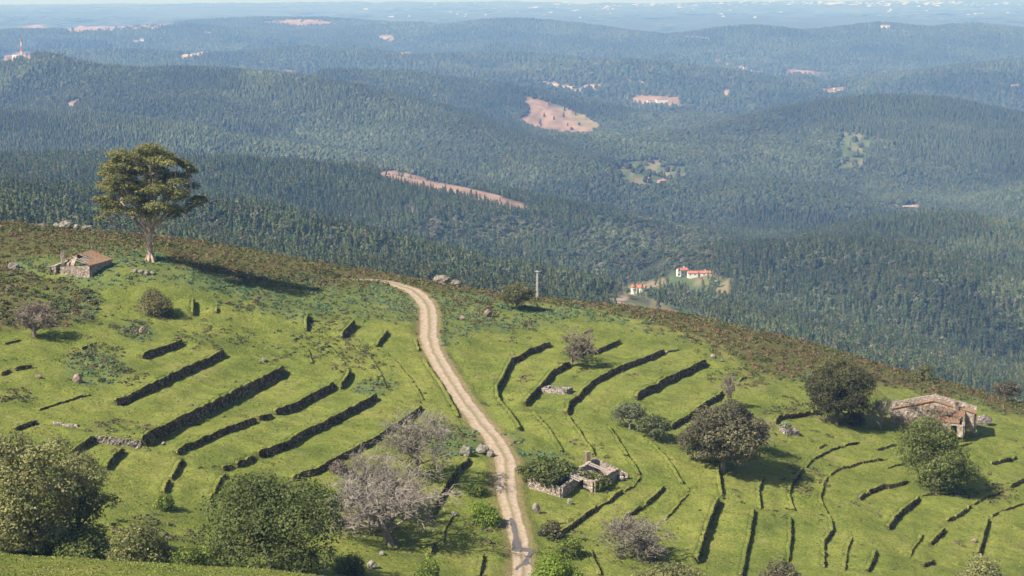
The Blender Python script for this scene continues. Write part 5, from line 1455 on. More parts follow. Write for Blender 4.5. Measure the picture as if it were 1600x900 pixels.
SHRUB = sstep(0.56, 0.72, fbm(XX / 12, YY / 12, 3, 96)) * 0.05
for cx, cy, rx, ry in ((205, 512, 34, 16), (150, 560, 40, 20), (195, 590, 40, 14), (270, 497, 34, 8), (385, 474, 42, 14), (335, 528, 60, 22), (445, 552, 30, 12), (505, 525, 30, 12), (130, 480, 44, 34), (60, 470, 70, 40),
                       (30, 620, 40, 14), (180, 668, 50, 12), (735, 480, 50, 12), (815, 510, 34, 9), (760, 500, 40, 12), (1160, 590, 60, 16), (1240, 640, 60, 14), (1260, 745, 40, 30), (1540, 770, 60, 20), (560, 560, 40, 30),
                       (595, 600, 26, 12), (820, 590, 12, 8), (880, 835, 40, 22), (760, 830, 30, 30), (690, 680, 30, 20), (600, 745, 60, 30), (1380, 590, 60, 10), (1500, 600, 60, 10), (230, 830, 80, 26), (500, 520, 60, 40)):
    e = ((PX - cx) / rx) ** 2 + ((PY - cy) / ry) ** 2
    SHRUB = np.maximum(SHRUB, 0.42 * sstep(1.3, 0.3, e + wob * 1.2 + wob2))
P, rg = scatter(70000, GRASSW * SHRUB * sstep(222, 232, YY), seed=204)
shrub_stuff('brown_shrublets', 'small dark brown shrublets scattered on the turf', 'shrublets', P, rg, 0.25, 0.85, 18, 0.26,
            [(0.10, 0.115, 0.035), (0.145, 0.105, 0.065), (0.10, 0.13, 0.04), (0.16, 0.115, 0.075), (0.12, 0.14, 0.045), (0.14, 0.12, 0.055)], 4, 0.6)
# camera-side bank: longer grass
P, rg = scatter(22000, np.ones_like(XX) * 0.9, 118, 172, -70, 20, seed=205)
shrub_stuff('bank_grass', 'bright grass on the near bank along the bottom left', 'grass', P, rg, 0.05, 0.13, 4, 0.10,
            [(0.13, 0.18, 0.035), (0.17, 0.21, 0.042), (0.20, 0.23, 0.05), (0.22, 0.20, 0.07)], 3, 1.0)
# loose pale stones
P, rg = scatter(5000, GRASSW * (0.03 + 0.5 * sstep(0.58, 0.72, fbm(XX / 9, YY / 9, 3, 98))), seed=206)
mb = MB()
for p in P:
    s = rg.uniform(0.10, 0.30)
    V = np.array([[1, 0, 0], [-1, 0, 0], [0, 1, 0], [0, -1, 0], [0, 0, .7], [0, 0, -.7]]) * s * rg.uniform(0.6, 1.2, (6, 1)) + p + [0, 0, 0.05]
    mb.add(V, [[0, 2, 4], [2, 1, 4], [1, 3, 4], [3, 0, 4], [2, 0, 5], [1, 2, 5], [3, 1, 5], [0, 3, 5]])
tag(new_obj('loose_stones', mb.mesh('loose_stones', [M_ROCK])), 'small pale stones lying scattered on the turf', 'stones', kind='stuff')

# ------------------------------------------------------------------ the far country: valley, forested ridges, plain
COLS = np.array([-400, 0, 200, 400, 600, 800, 1000, 1200, 1400, 1600, 2000], float)
ROWS = [  # distance per column, then the picture height of the ground there (hidden hollows lie lower than the crest before them)
    ([470] * 11, [480, 480, 505, 535, 555, 580, 610, 660, 710, 760, 800]),
    ([720] * 11, [425, 425, 465, 495, 520, 550, 595, 645, 695, 745, 800]),
    ([1250, 1250, 1250, 1250, 1250, 1250, 1300, 1350, 1400, 1450, 1450], [318, 322, 350, 385, 412, 442, 480, 522, 562, 607, 670]),
    ([1500, 1500, 1500, 1520, 1560, 1600, 1600, 1650, 1700, 1750, 1750], [318, 326, 356, 388, 404, 424, 446, 474, 506, 546, 590]),
    ([2000, 2000, 2050, 2100, 2250, 2350, 2300, 2250, 2200, 2250, 2250], [255, 260, 264, 275, 297, 337, 362, 372, 356, 366, 380]),
    ([2400, 2400, 2450, 2500, 2600, 2700, 2700, 2650, 2600, 2650, 2650], [275, 275, 280, 292, 304, 330, 322, 330, 350, 365, 380]),
    ([2850, 2850, 2900, 2950, 3050, 3150, 3150, 3150, 3050, 3050, 3050], [214, 216, 219, 224, 236, 262, 268, 274, 272, 285, 290]),
    ([3350, 3350, 3400, 3550, 3700, 3850, 3850, 3800, 3700, 3700, 3700], [158, 160, 164, 164, 172, 196, 218, 226, 212, 234, 240]),
    ([3750, 3750, 3800, 3950, 4150, 4200, 4200, 4120, 4020, 4050, 4050], [128, 130, 134, 140, 165, 208, 236, 214, 188, 212, 216]),
    ([4000, 4000, 4100, 4300, 4700, 4850, 4750, 4500, 4400, 4500, 4500], [104, 106, 113, 112, 117, 141, 184, 187, 157, 194, 200]),
    ([4900, 4900, 5000, 5100, 5300, 5500, 5500, 5300, 5200, 5300, 5300], [140, 140, 140, 142, 146, 172, 182, 196, 200, 220, 222]),
    ([6200] * 11, [108, 108, 108, 112, 118, 128, 124, 140, 146, 130, 130]),
    ([7100] * 11, [92, 92, 94, 98, 104, 112, 120, 126, 134, 132, 130]),
    ([8300] * 11, [72, 72, 76, 76, 78, 82, 84, 92, 96, 96, 96]),
    ([10000] * 11, [58, 58, 58, 58, 60, 62, 66, 68, 68, 68, 66]),
    ([12000] * 11, [52, 54, 52, 50, 53, 54, 57, 58, 58, 58, 58]),
    ([15000] * 11, [33, 33, 33, 31, 31, 29, 31, 31, 31, 31, 31]),
    ([20000] * 11, [18, 18, 17, 17, 17, 15, 17, 17, 16, 17, 17]),
    ([26000] * 11, [9, 9, 7, 6, 3, 4, 6, 3, 2, 1, 1]),
    ([34000] * 11, [16, 16, 16, 16, 16, 16, 16, 16, 16, 16, 16]),
    ([46000] * 11, [14] * 11),
]
AZ = np.arange(-480, 2085, 7.0)
LD = np.linspace(math.log(472), math.log(45000), 470)
def col_interp(v):
    """smooth interpolation across the columns"""
    v = np.asarray(v, float)
    fine = np.interp(AZ, COLS, v)
    k = np.hanning(19); k /= k.sum()
    return np.convolve(np.pad(fine, 9, mode='edge'), k, 'valid')
RD = np.array([np.log(col_interp(r[0])) for r in ROWS]); RY = np.array([col_interp(r[1]) for r in ROWS])
PYF = np.zeros((len(LD), len(AZ)))
for c in range(len(AZ)):
    x, y = RD[:, c], RY[:, c]
    h = np.diff(x); dl = np.diff(y) / h
    m = np.zeros(len(x)); m[0], m[-1] = dl[0], dl[-1]
    same = dl[:-1] * dl[1:] > 0
    m[1:-1] = np.where(same, 2 * dl[:-1] * dl[1:] / (dl[:-1] + dl[1:] + 1e-12), 0)
    k = np.clip(np.searchsorted(x, LD) - 1, 0, len(h) - 1)
    t = (LD - x[k]) / h[k]
    t2, t3 = t * t, t * t * t
    PYF[:, c] = (2 * t3 - 3 * t2 + 1) * y[k] + (t3 - 2 * t2 + t) * h[k] * m[k] + (-2 * t3 + 3 * t2) * y[k + 1] + (t3 - t2) * h[k] * m[k + 1]
DF = np.exp(LD)[:, None] * np.ones((1, len(AZ)))
AA = (AZ - 800) / (FPX * 1.012)
XF = DF * AA[None, :]
ZF = DF * slope_of(PYF)
amp = np.minimum(0.012 * DF, 75) * sstep(560, 1300, DF)
rid = 1 - np.abs(fbm(XF / 900 + 3.1, DF / 900, 4, 301) - 0.5) * 4
ZF = ZF + amp * (0.55 * np.clip(rid, -1, 1) - 0.2 + 0.9 * (fbm(XF / 420, DF / 420, 4, 302) - 0.5)) * np.where(DF > 11000, 0.5, 1)
v1 = np.clip(1 - np.abs(fbm(XF / 1300 + 7.7, DF / 1500 + 1.3, 3, 321) - 0.5) * 7, 0, 1)
v2 = np.clip(1 - np.abs(fbm(XF / 520 + 2.2, DF / 620 + 5.1, 3, 322) - 0.5) * 7, 0, 1)
ZF = ZF - np.minimum(0.016 * DF, 110) * sstep(1000, 2200, DF) * (1 - 0.75 * sstep(9000, 13000, DF)) * (v1 * v1 * (3 - 2 * v1)) - np.minimum(0.009 * DF, 50) * sstep(900, 2000, DF) * (1 - sstep(9000, 13000, DF)) * v2
# knoll with the mast at far left, and the wooded knoll at right
def knoll(px, D, rad, h, rad2=None):
    global ZF
    x0 = D * (px - 800) / (FPX * 1.012)
    ZF = ZF + h * np.exp(-((XF - x0) / rad) ** 2 - ((DF - D) / (rad2 or rad)) ** 2)
def spur(pts, fall=0.33, soft=12.0, rough=6.0):
    """a wooded spur: a crest line through picture points at given distances, falling off to both sides"""
    global ZF
    P = np.array([ray(a, b) * d for a, b, d in pts])
    ss = np.r_[0, np.cumsum(np.linalg.norm(np.diff(P[:, :2], axis=0), axis=1))]
    t = np.linspace(0, ss[-1], 160)
    Q = np.c_[np.interp(t, ss, P[:, 0]), np.interp(t, ss, P[:, 1]), np.interp(t, ss, P[:, 2])]
    kk = np.hanning(17); kk /= kk.sum()
    for c in range(3):
        Q[:, c] = np.convolve(np.pad(Q[:, c], 8, mode='reflect', reflect_type='odd'), kk, 'valid')
    lim = 500 + 0.2 * P[:, 1].mean()
    jx = np.nonzero((DF > Q[:, 1].min() - lim) & (DF < Q[:, 1].max() + lim) & (XF > Q[:, 0].min() - lim) & (XF < Q[:, 0].max() + lim))
    x, y = XF[jx], DF[jx]
    best = np.full(len(x), -1e9)
    wv = (fbm(x / 160, y / 160, 3, 377) - 0.5) * rough
    for q in Q:
        d = np.sqrt((x - q[0]) ** 2 + (y - q[1]) ** 2)
        best = np.maximum(best, q[2] - fall * (np.sqrt(d * d + soft * soft * 9) - soft * 3))
    best = best + wv
    z = ZF[jx]
    h = np.clip(0.5 + 0.5 * (best - z) / soft, 0, 1)
    ZF[jx] = z * (1 - h) + best * h + soft * h * (1 - h) * 0.5
spur([(-60, 300, 1220), (0, 303, 1230), (150, 310, 1250), (330, 324, 1280), (450, 352, 1300), (560, 388, 1320), (700, 414, 1310), (870, 440, 1290)], 0.30, 6, 4)
spur([(-50, 250, 2000), (200, 253, 2050), (400, 260, 2120), (590, 271, 2250), (690, 288, 2280), (770, 306, 2320), (815, 321, 2340), (900, 350, 2340)], 0.24, 6, 3)
spur([(1290, 382, 2150), (1350, 363, 2250), (1410, 348, 2280), (1460, 339, 2300), (1540, 353, 2280), (1640, 376, 2250)], 0.28, 8, 4)
spur([(980, 408, 1960), (1060, 396, 1950), (1150, 394, 1920), (1250, 397, 1850), (1330, 402, 1830)], 0.22, 8, 5)
spur([(250, 110, 4150), (330, 112, 4100), (450, 122, 3920), (560, 142, 3760), (660, 176, 3600), (760, 210, 3420), (850, 240, 3230), (930, 258, 3060)], 0.30, 14)
spur([(540, 114, 4750), (640, 118, 4850), (740, 128, 4900), (830, 143, 4880), (900, 162, 4800), (980, 176, 4700), (1080, 190, 4550)], 0.26, 14)
spur([(1100, 215, 3900), (1170, 192, 4020), (1250, 172, 4120), (1330, 157, 4200), (1400, 152, 4220), (1480, 160, 4220), (1620, 192, 4150)], 0.26, 14)
spur([(780, 128, 6300), (860, 114, 6300), (930, 101, 6300), (1000, 98, 6300), (1080, 108, 6250), (1180, 130, 6000), (1280, 152, 5700)], 0.15, 20)
spur([(1380, 142, 6100), (1440, 124, 6250), (1500, 110, 6300), (1560, 101, 6400), (1660, 92, 6500)], 0.15, 20)
spur([(980, 72, 8900), (1060, 64, 9000), (1120, 60, 9000), (1180, 40, 9200), (1250, 54, 9300), (1310, 50, 9250), (1385, 36, 9300), (1460, 54, 9300), (1525, 37, 9400), (1580, 48, 9300), (1700, 56, 9300)], 0.13, 22, 20)
spur([(290, 44, 11000), (340, 32, 11000), (420, 29, 11000), (500, 29, 11000), (545, 38, 10900), (600, 50, 10800)], 0.09, 26, 10)
spur([(540, 50, 10000), (590, 38, 10000), (640, 36, 10000), (720, 50, 9950), (790, 30, 9900), (840, 34, 9900), (890, 56, 9700), (940, 66, 9500)], 0.12, 22, 18)
spur([(880, 58, 9300), (960, 50, 9300), (1020, 56, 9300)], 0.1, 26, 10)
spur([(-100, 52, 9000), (60, 48, 9200), (170, 46, 9400), (290, 40, 9600), (330, 50, 9500)], 0.09, 26, 12)
spur([(60, 84, 6900), (200, 80, 7000), (340, 88, 6900), (480, 76, 7200), (620, 90, 6900), (760, 84, 7000), (880, 96, 6800)], 0.11, 26, 16)
knoll(40, 4000, 105, 44, 200)
knoll(1440, 1800, 90, 14, 160)
knoll(870, 6300, 300, 6)

def far_z(x, y):
    x = np.asarray(x, float); y = np.asarray(y, float)
    a = (x / y * FPX * 1.012 + 800 - AZ[0]) / 7.0
    d = (np.log(y) - LD[0]) / (LD[1] - LD[0])
    i = np.clip(a.astype(int), 0, len(AZ) - 2); j = np.clip(d.astype(int), 0, len(LD) - 2)
    fa = np.clip(a - i, 0, 1); fd = np.clip(d - j, 0, 1)
    return (ZF[j, i] * (1 - fa) + ZF[j, i + 1] * fa) * (1 - fd) + (ZF[j + 1, i] * (1 - fa) + ZF[j + 1, i + 1] * fa) * fd

def far_hit(px, py, d0=600, d1=40000):
    r = ray(px, py)
    t = np.exp(np.linspace(math.log(d0), math.log(d1), 6000))
    g = far_z(r[0] * t, t) - r[2] * t
    k = int(np.argmax(g > 0)) if (g > 0).any() else int(np.argmax(g / t))
    return np.array([r[0] * t[k], t[k], far_z(r[0] * t[k], t[k])])

# open ground among the woods: outlines on the slopes (felled plots, fields, tracks)
FELLED, FIELD, TRACK, MEADOW = 0, 1, 2, 3
PLOTS = [
    (FELLED, [(822, 152), (842, 156), (880, 168), (916, 182), (938, 196), (930, 208), (880, 210), (830, 200), (811, 190), (826, 172)]),
    (FELLED, [(586, 272), (600, 266), (640, 271), (690, 284), (735, 295), (778, 306), (822, 320), (824, 334), (770, 324), (700, 307), (640, 292), (596, 284)]),
    (FELLED, [(95, 48), (130, 40), (190, 42), (270, 36), (285, 40), (240, 45), (165, 49), (120, 52)]),
    (FELLED, [(405, 36), (440, 30), (500, 31), (535, 38), (470, 42)]),
    (FELLED, [(30, 42), (70, 38), (76, 44), (40, 47)]),
    (FIELD, [(1312, 206), (1340, 208), (1362, 212), (1358, 236), (1352, 268), (1310, 270), (1308, 240)]),
    (FIELD, [(962, 258), (985, 250), (1030, 250), (1072, 262), (1078, 282), (1030, 292), (1000, 296), (968, 286)]),
    (FIELD, [(936, 470), (958, 452), (985, 440), (1030, 436), (1052, 424), (1112, 426), (1142, 442), (1140, 474), (1112, 500), (1100, 545), (1045, 560), (985, 560), (950, 540), (952, 500)]),
    (MEADOW, [(978, 452), (1012, 446), (1024, 500), (1015, 545), (965, 545), (958, 478)]),
    (TRACK, [(962, 466), (984, 458), (990, 462), (972, 474), (958, 480)]),
    (TRACK, [(842, 126), (870, 130), (900, 138), (950, 130), (1004, 127), (1004, 131), (950, 135), (900, 143), (868, 136), (840, 130)]),
    (TRACK, [(1116, 92), (1150, 102), (1212, 122), (1214, 126), (1150, 106), (1114, 96)]),
    (TRACK, [(1064, 54), (1110, 60), (1112, 63), (1064, 58)]),
    (TRACK, [(1130, 140), (1140, 138), (1138, 152), (1128, 150)]),
    (TRACK, [(1160, 198), (1167, 180), (1169, 182), (1164, 200)]),
    (TRACK, [(282, 85), (330, 80), (340, 82), (300, 92), (282, 93)]),
    (FELLED, [(985, 152), (1005, 150), (1062, 152), (1064, 164), (1012, 165), (985, 160)]),
    (FELLED, [(1388, 318), (1402, 320), (1438, 320), (1440, 328), (1405, 330), (1390, 326)]),
    (FELLED, [(1280, 140), (1318, 136), (1330, 142), (1295, 152)]),
    (FELLED, [(1225, 108), (1290, 112), (1292, 118), (1230, 116)]),
    (FELLED, [(615, 84), (640, 81), (645, 87), (620, 90)]),
    (FELLED, [(590, 56), (612, 54), (620, 66), (604, 66)]),
    (FELLED, [(2, 88), (15, 82), (45, 80), (54, 86), (50, 97), (5, 98)]),
    (FELLED, [(438, 112), (456, 110), (460, 118), (440, 120)]),
    (FELLED, [(105, 158), (126, 154), (130, 160), (116, 172), (106, 170)]),
    (FELLED, [(628, 320), (641, 318), (643, 331), (626, 331)]),
    (FELLED, [(335, 238), (345, 236), (348, 246), (336, 246)]),
]
PF = np.stack([XF, DF, ZF], -1)
FPXX, FPYY = project(PF)
wobf = (fbm(XF / 60, DF / 60, 3, 311) - 0.5)
far_col = np.zeros((*XF.shape, 3)); far_col[:] = (0.040, 0.046, 0.020)
far_col += (fbm(XF / 90, DF / 90, 4, 312) - 0.5)[..., None] * np.array([0.05, 0.04, 0.015])
far_col[DF > 11500] = (0.055, 0.060, 0.034)
far_col *= np.where(DF > 11500, 0.6 + 0.9 * fbm(XF / 300, DF / 500, 4, 317), 1)[..., None]
open_mask = np.zeros(XF.shape)
PCOL = {FELLED: (0.27, 0.175, 0.120), FIELD: (0.13, 0.145, 0.058), MEADOW: (0.125, 0.125, 0.055), TRACK: (0.40, 0.29, 0.21)}
near_k = np.clip(4000 / DF, 0.3, 1.1)
for kind, poly in PLOTS:
    ins = in_poly(FPXX + wobf * 16 * near_k, FPYY + wobf * 9 * near_k, poly)
    t = 0.35 + 1.3 * fbm(XF / 22, DF / 45, 4, 314)
    far_col[ins] = np.array(PCOL[kind]) * t[ins][:, None]
    if kind == FIELD:
        g = fbm(XF / 18, DF / 40, 4, 318)[ins][:, None]
        far_col[ins] = np.where(g > 0.56, np.array((0.20, 0.16, 0.085)), np.where(g > 0.46, np.array((0.12, 0.14, 0.05)), np.array((0.075, 0.105, 0.035))))
    open_mask[ins] = 0.83 if kind != FIELD else 0.72
# right part of the big felled plot is greening over
ins = in_poly(FPXX, FPYY, [(870, 166), (940, 190), (938, 204), (905, 196)])
far_col[ins] = np.array((0.24, 0.19, 0.10))
m, nt, b = mat_base('far_land')
at = N(nt, 'Attribute', attribute_name='Col')
nz = noise_n(nt, 0.03, 5, 0.7, N(nt, 'NewGeometry').outputs['Position'])
rr = ramp(nt, [(0.3, (0.35, 0.35, 0.35)), (0.7, (0.65, 0.65, 0.65))])
nt.links.new(nz, rr.inputs[0])
nt.links.new(mixc(nt, 0.8, at.outputs['Color'], rr.outputs[0], 'OVERLAY'), b.inputs['Base Color'])
b.inputs['Roughness'].default_value = 1
nr, nc = XF.shape
i = np.arange(nc - 1)[None, :]; j = np.arange(nr - 1)[:, None]
F = np.stack([j * nc + i, j * nc + i + 1, (j + 1) * nc + i + 1, (j + 1) * nc + i], -1).reshape(-1, 4)
tag(new_obj('valley_terrain', np_mesh('valley_terrain', PF.reshape(-1, 3), F, [m], True, colors=np.clip(far_col, 0.005, 1).reshape(-1, 3))),
    'wooded hills and valley stretching to the far plain', 'hills', kind='structure')

def open_at(x, y):
    a = np.clip(np.round((x / y * FPX * 1.012 + 800 - AZ[0]) / 7.0).astype(int), 0, len(AZ) - 1)
    d = np.clip(np.round((np.log(y) - LD[0]) / (LD[1] - LD[0])).astype(int), 0, len(LD) - 1)
    return open_mask[d, a]

# what the ground in front hides: lowest picture height reached so far along each direction
sil = np.full(2600, 2000.0)
ok = YY > 60
np.minimum.at(sil, np.clip((PX[ok] + 500).astype(int), 0, 2599), PY[ok])
runmin = np.minimum.accumulate(np.vstack([sil[np.clip(np.interp(AZ, np.arange(2600) - 500, np.arange(2600)).astype(int), 0, 2599)][None, :], FPYY]), 0)[:-1]

def place_trees(d0, d1, spacing, hgt, seed, margin=14):
    """jittered rows of trees between two distances, only where they can show"""
    rg = np.random.default_rng(seed)
    ys = []; xs = []
    y = d0
    hw = 0.305
    gy = np.arange(d0, d1, spacing)
    gx = np.arange(-hw * d1, hw * d1, spacing)
    X, Y = np.meshgrid(gx, gy)
    X = (X + rg.uniform(-.45, .45, X.shape) * spacing).ravel(); Y = (Y + rg.uniform(-.45, .45, Y.shape) * spacing).ravel()
    k = np.abs(X) < hw * Y
    X, Y = X[k], Y[k]
    Z = far_z(X, Y)
    px, py = project(np.c_[X, Y, Z + hgt])
    k = (px > -60) & (px < 1660)
    X, Y, Z, px, py = X[k], Y[k], Z[k], px[k], py[k]
    a = np.clip(np.round((X / Y * FPX * 1.012 + 800 - AZ[0]) / 7.0).astype(int), 0, len(AZ) - 1)
    d = np.clip(np.floor((np.log(Y) - LD[0]) / (LD[1] - LD[0])).astype(int) - 1, 0, len(LD) - 1)
    vis = py < runmin[d, a] + margin
    bx, by = project(np.c_[X, Y, Z])
    w = fbm(X / 60, Y / 60, 3, 311) - 0.5; nk = np.clip(4000 / Y, 0.3, 1.1)
    u = rg.random(len(X))
    for kind, poly in PLOTS:
        ins = in_poly(bx + w * 16 * nk, by + w * 9 * nk, poly)
        vis &= ~(ins & (u < (0.985 if kind != FIELD else np.where(Y > 2500, 0.95, 0.82))))
    return X[vis], Y[vis], Z[vis], rg

# which kind of wood: 0 = slender plantation trees, 1 = rounded broadleaf
def broad_at(x, y):
    px, py = project(np.c_[x, y, far_z(x, y)])
    b = sstep(0.50, 0.60, fbm(x / 420, y / 420, 3, 331)) * 0.35
    for cx, cy, rx, ry in ((600, 235, 260, 30), (1080, 235, 260, 60), (1150, 280, 320, 40), (1000, 400, 130, 50), (760, 365, 120, 20), (1330, 300, 260, 45), (1030, 350, 130, 26)):
        b = np.maximum(b, 0.95 * sstep(1.3, 0.6, ((px - cx) / rx) ** 2 + ((py - cy) / ry) ** 2 + (fbm(x / 130, y / 130, 3, 333) - 0.5) * 1.5))
    return b

FOREST_COLS = np.array([(0.078, 0.108, 0.038), (0.096, 0.124, 0.043), (0.112, 0.128, 0.048), (0.132, 0.136, 0.056)])
BROAD_COLS = np.array([(0.088, 0.118, 0.048), (0.108, 0.132, 0.056), (0.132, 0.142, 0.070), (0.155, 0.148, 0.092), (0.10, 0.115, 0.064)])

def proto_conifer(seed, H=14.0, R=1.9, n=190):
    """slender pointed crown of drooping leaf clumps on a thin trunk: arrays of (verts, quads, colours)"""
    rg = np.random.default_rng(seed)
    t = rg.random(n) ** 0.85
    z = H * (0.16 + 0.84 * t)
    prof = np.clip(np.minimum((1 - t) * 2.0, 0.35 + t * 2.2), 0.06, 1) * (0.85 + 0.3 * rg.random())
    a = rg.uniform(0, 2 * pi, n)
    r = R * prof * rg.uniform(0.45, 1.05, n)
    C = np.c_[np.cos(a) * r, np.sin(a) * r, z]
    nn = np.c_[np.cos(a), np.sin(a), np.full(n, 0.7)]
    return leaf_quads(C, nn, 1.0, 0.35, 1.1, rg), rg.uniform(0.7, 1.3, n)

def proto_broad(seed, H=11.0, R=4.0, n=230):
    rg = np.random.default_rng(seed)
    V = []
    k = 7
    tone = []
    for q in range(k):
        c = np.array([rg.normal(0, .42) * R, rg.normal(0, .42) * R, H * rg.uniform(0.42, 0.78)])
        u = rg.normal(0, 1, (n // k, 3)); u /= np.linalg.norm(u, axis=1)[:, None]; u[:, 2] = np.where(u[:, 2] < -0.3, -u[:, 2], u[:, 2])
        rr = np.array([R * 0.52, R * 0.52, H * 0.21])
        V.append(leaf_quads(c + u * rr, u + [0, 0, .3], 1.3, 0.35, 1.0, rg))
        tone.append(rg.uniform(0.8, 1.2) * rg.uniform(0.75, 1.25, n // k))
    return np.concatenate(V), np.concatenate(tone)

def tree_protos():
    out = []
    for q in range(5):
        V, t = proto_conifer(400 + q, 14.0 * (0.9 + 0.06 * q), 1.7 + 0.15 * q)
        c = FOREST_COLS[q % 4] * np.array([1, 1, 1])
        out.append((V, np.repeat(c * t[:, None], 4, 0), 14.0, 'c'))
    for q in range(4):
        V, t = proto_broad(420 + q)
        c = BROAD_COLS[q]
        out.append((V, np.repeat(c * t[:, None], 4, 0), 11.0, 'b'))
    return out
PROTOS = tree_protos()
proto_crowns = [np_mesh('forest_crown', V, np.arange(len(V)).reshape(-1, 4), [M_FOREST], colors=np.clip(c, 0, 1)) for V, c, h, k in PROTOS]
proto_trunks = []
for V, c, h, k in PROTOS:
    mb = MB()
    mb.tube([(0, 0, -1), (0, 0.05, h * 0.35), (0.1, 0, h * 0.8)], [0.2, 0.15, 0.05] if k == 'c' else [0.3, 0.22, 0.08], 5)
    proto_trunks.append(mb.mesh('forest_trunk', [M_TWIG_DK]))

# near woods (to 2.3 km): the 300 that show largest are trees of their own, the rest one mass of instances
X, Y, Z, rg = place_trees(900, 2700, 4.5, 12, 501)
bp = broad_at(X, Y)
isb = rg.random(len(X)) < bp
thin = np.where(isb, rg.random(len(X)) < 0.36, rg.random(len(X)) < 0.93)
X, Y, Z, isb = X[thin], Y[thin], Z[thin], isb[thin]
idx = np.where(isb, 5 + rg.integers(0, 4, len(X)), rg.integers(0, 5, len(X)))
scl = rg.uniform(0.52, 0.98, len(X)) * np.where(fbm(X / 120, Y / 120, 2, 341) > 0.5, 1.0, 0.85)
rot = rg.uniform(0, 2 * pi, len(X))
px, py = project(np.c_[X, Y, Z + 12 * scl])
pxb, pyb = project(np.c_[X, Y, Z + 5])
front = sil[np.clip((px + 500).astype(int), 0, 2599)]
score = np.where((py < front - 14) & (px > 4) & (px < 1596), Y, 1e9)
order = np.argsort(score)[:300]
single = np.zeros(len(X), bool); single[order] = True
GF = 'nearest trees of the wood below the ridge'
for q in order:
    kind = PROTOS[idx[q]][3]
    o = new_obj('plantation_tree' if kind == 'c' else 'broadleaf_tree', None, None, (X[q], Y[q], Z[q]))
    o.scale = (scl[q],) * 3; o.rotation_euler = (0, 0, rot[q]); o.empty_display_size = 1
    tag(o, 'slender dark green tree at the front of the wood just below the grassy ridge' if kind == 'c' else 'rounded green tree at the front of the wood just below the grassy ridge', 'tree', GF)
    new_obj('crown', proto_crowns[idx[q]], o)
    new_obj('trunk', proto_trunks[idx[q]], o)

tone_near = 0.0 + 0.7 * (_hash(np.floor((X + (fbm(X / 90, Y / 90, 2, 383) - 0.5) * 110) / 90), np.floor((Y + (fbm(X / 90, Y / 90, 2, 384) - 0.5) * 110) / 130), 8) - 0.5) * 0.6 + (fbm(X / 60, Y / 60, 3, 385) - 0.5) * 0.6
def instance_forest(name, label, X, Y, Z, scl, rot, idx, tone, protos=None):
    protos = protos or proto_crowns
    me = bpy.data.meshes.new(name)
    me.vertices.add(len(X))
    me.vertices.foreach_set('co', np.c_[X, Y, Z].astype(np.float32).ravel())
    for nm, v, tp in (('scl', scl, 'FLOAT'), ('rot', rot, 'FLOAT'), ('kind_index', idx, 'INT'), ('stand_tone', tone, 'FLOAT')):
        a = me.attributes.new(nm, tp, 'POINT')
        a.data.foreach_set('value', np.asarray(v, np.float32 if tp == 'FLOAT' else np.int32))
    o = tag(new_obj(name, me), label, 'forest', kind='stuff')
    ng = bpy.data.node_groups.new(name, 'GeometryNodeTree')
    ng.interface.new_socket('Geometry', in_out='INPUT', socket_type='NodeSocketGeometry')
    ng.interface.new_socket('Geometry', in_out='OUTPUT', socket_type='NodeSocketGeometry')
    nd, lk = ng.nodes, ng.links
    gi = nd.new('NodeGroupInput'); go = nd.new('NodeGroupOutput')
    m2p = nd.new('GeometryNodeMeshToPoints'); lk.new(gi.outputs[0], m2p.inputs[0])
    join = nd.new('GeometryNodeJoinGeometry')
    for q in reversed(range(len(protos))):
        po = bpy.data.objects.new('forest_proto', protos[q])
        oi = nd.new('GeometryNodeObjectInfo'); oi.inputs[0].default_value = po
        g2 = nd.new('GeometryNodeGeometryToInstance')
        lk.new(oi.outputs['Geometry'], g2.inputs[0]); lk.new(g2.outputs[0], join.inputs[0])
    iop = nd.new('GeometryNodeInstanceOnPoints')
    lk.new(m2p.outputs[0], iop.inputs['Points']); lk.new(join.outputs[0], iop.inputs['Instance'])
    iop.inputs['Pick Instance'].default_value = True
    def attr(nm, tp):
        a = nd.new('GeometryNodeInputNamedAttribute'); a.data_type = tp; a.inputs[0].default_value = nm
        return a.outputs[0]
    lk.new(attr('kind_index', 'INT'), iop.inputs['Instance Index'])
    cx = nd.new('ShaderNodeCombineXYZ'); lk.new(attr('rot', 'FLOAT'), cx.inputs[2]); lk.new(cx.outputs[0], iop.inputs['Rotation'])
    lk.new(attr('scl', 'FLOAT'), iop.inputs['Scale'])
    lk.new(iop.outputs[0], go.inputs[0])
    md = o.modifiers.new('forest', 'NODES'); md.node_group = ng
    return o
s_ = ~single
instance_forest('near_forest', 'dense mixed wood filling the valley slopes behind the ridge', X[s_], Y[s_], Z[s_], scl[s_], rot[s_], idx[s_], tone_near[s_])

# farther woods: small crowns as real geometry, one mass per range
def stand_tone(x, y):
    wx = x + (fbm(x / 150, y / 150, 2, 381) - 0.5) * 170; wy = y + (fbm(x / 150, y / 150, 2, 382) - 0.5) * 170
    a = _hash(np.floor(wx / 190), np.floor(wy / 260), 5); b = _hash(np.floor(wx / 75 + 0.4), np.floor(wy / 100), 6)
    return 0.66 + 0.46 * a + 0.22 * b

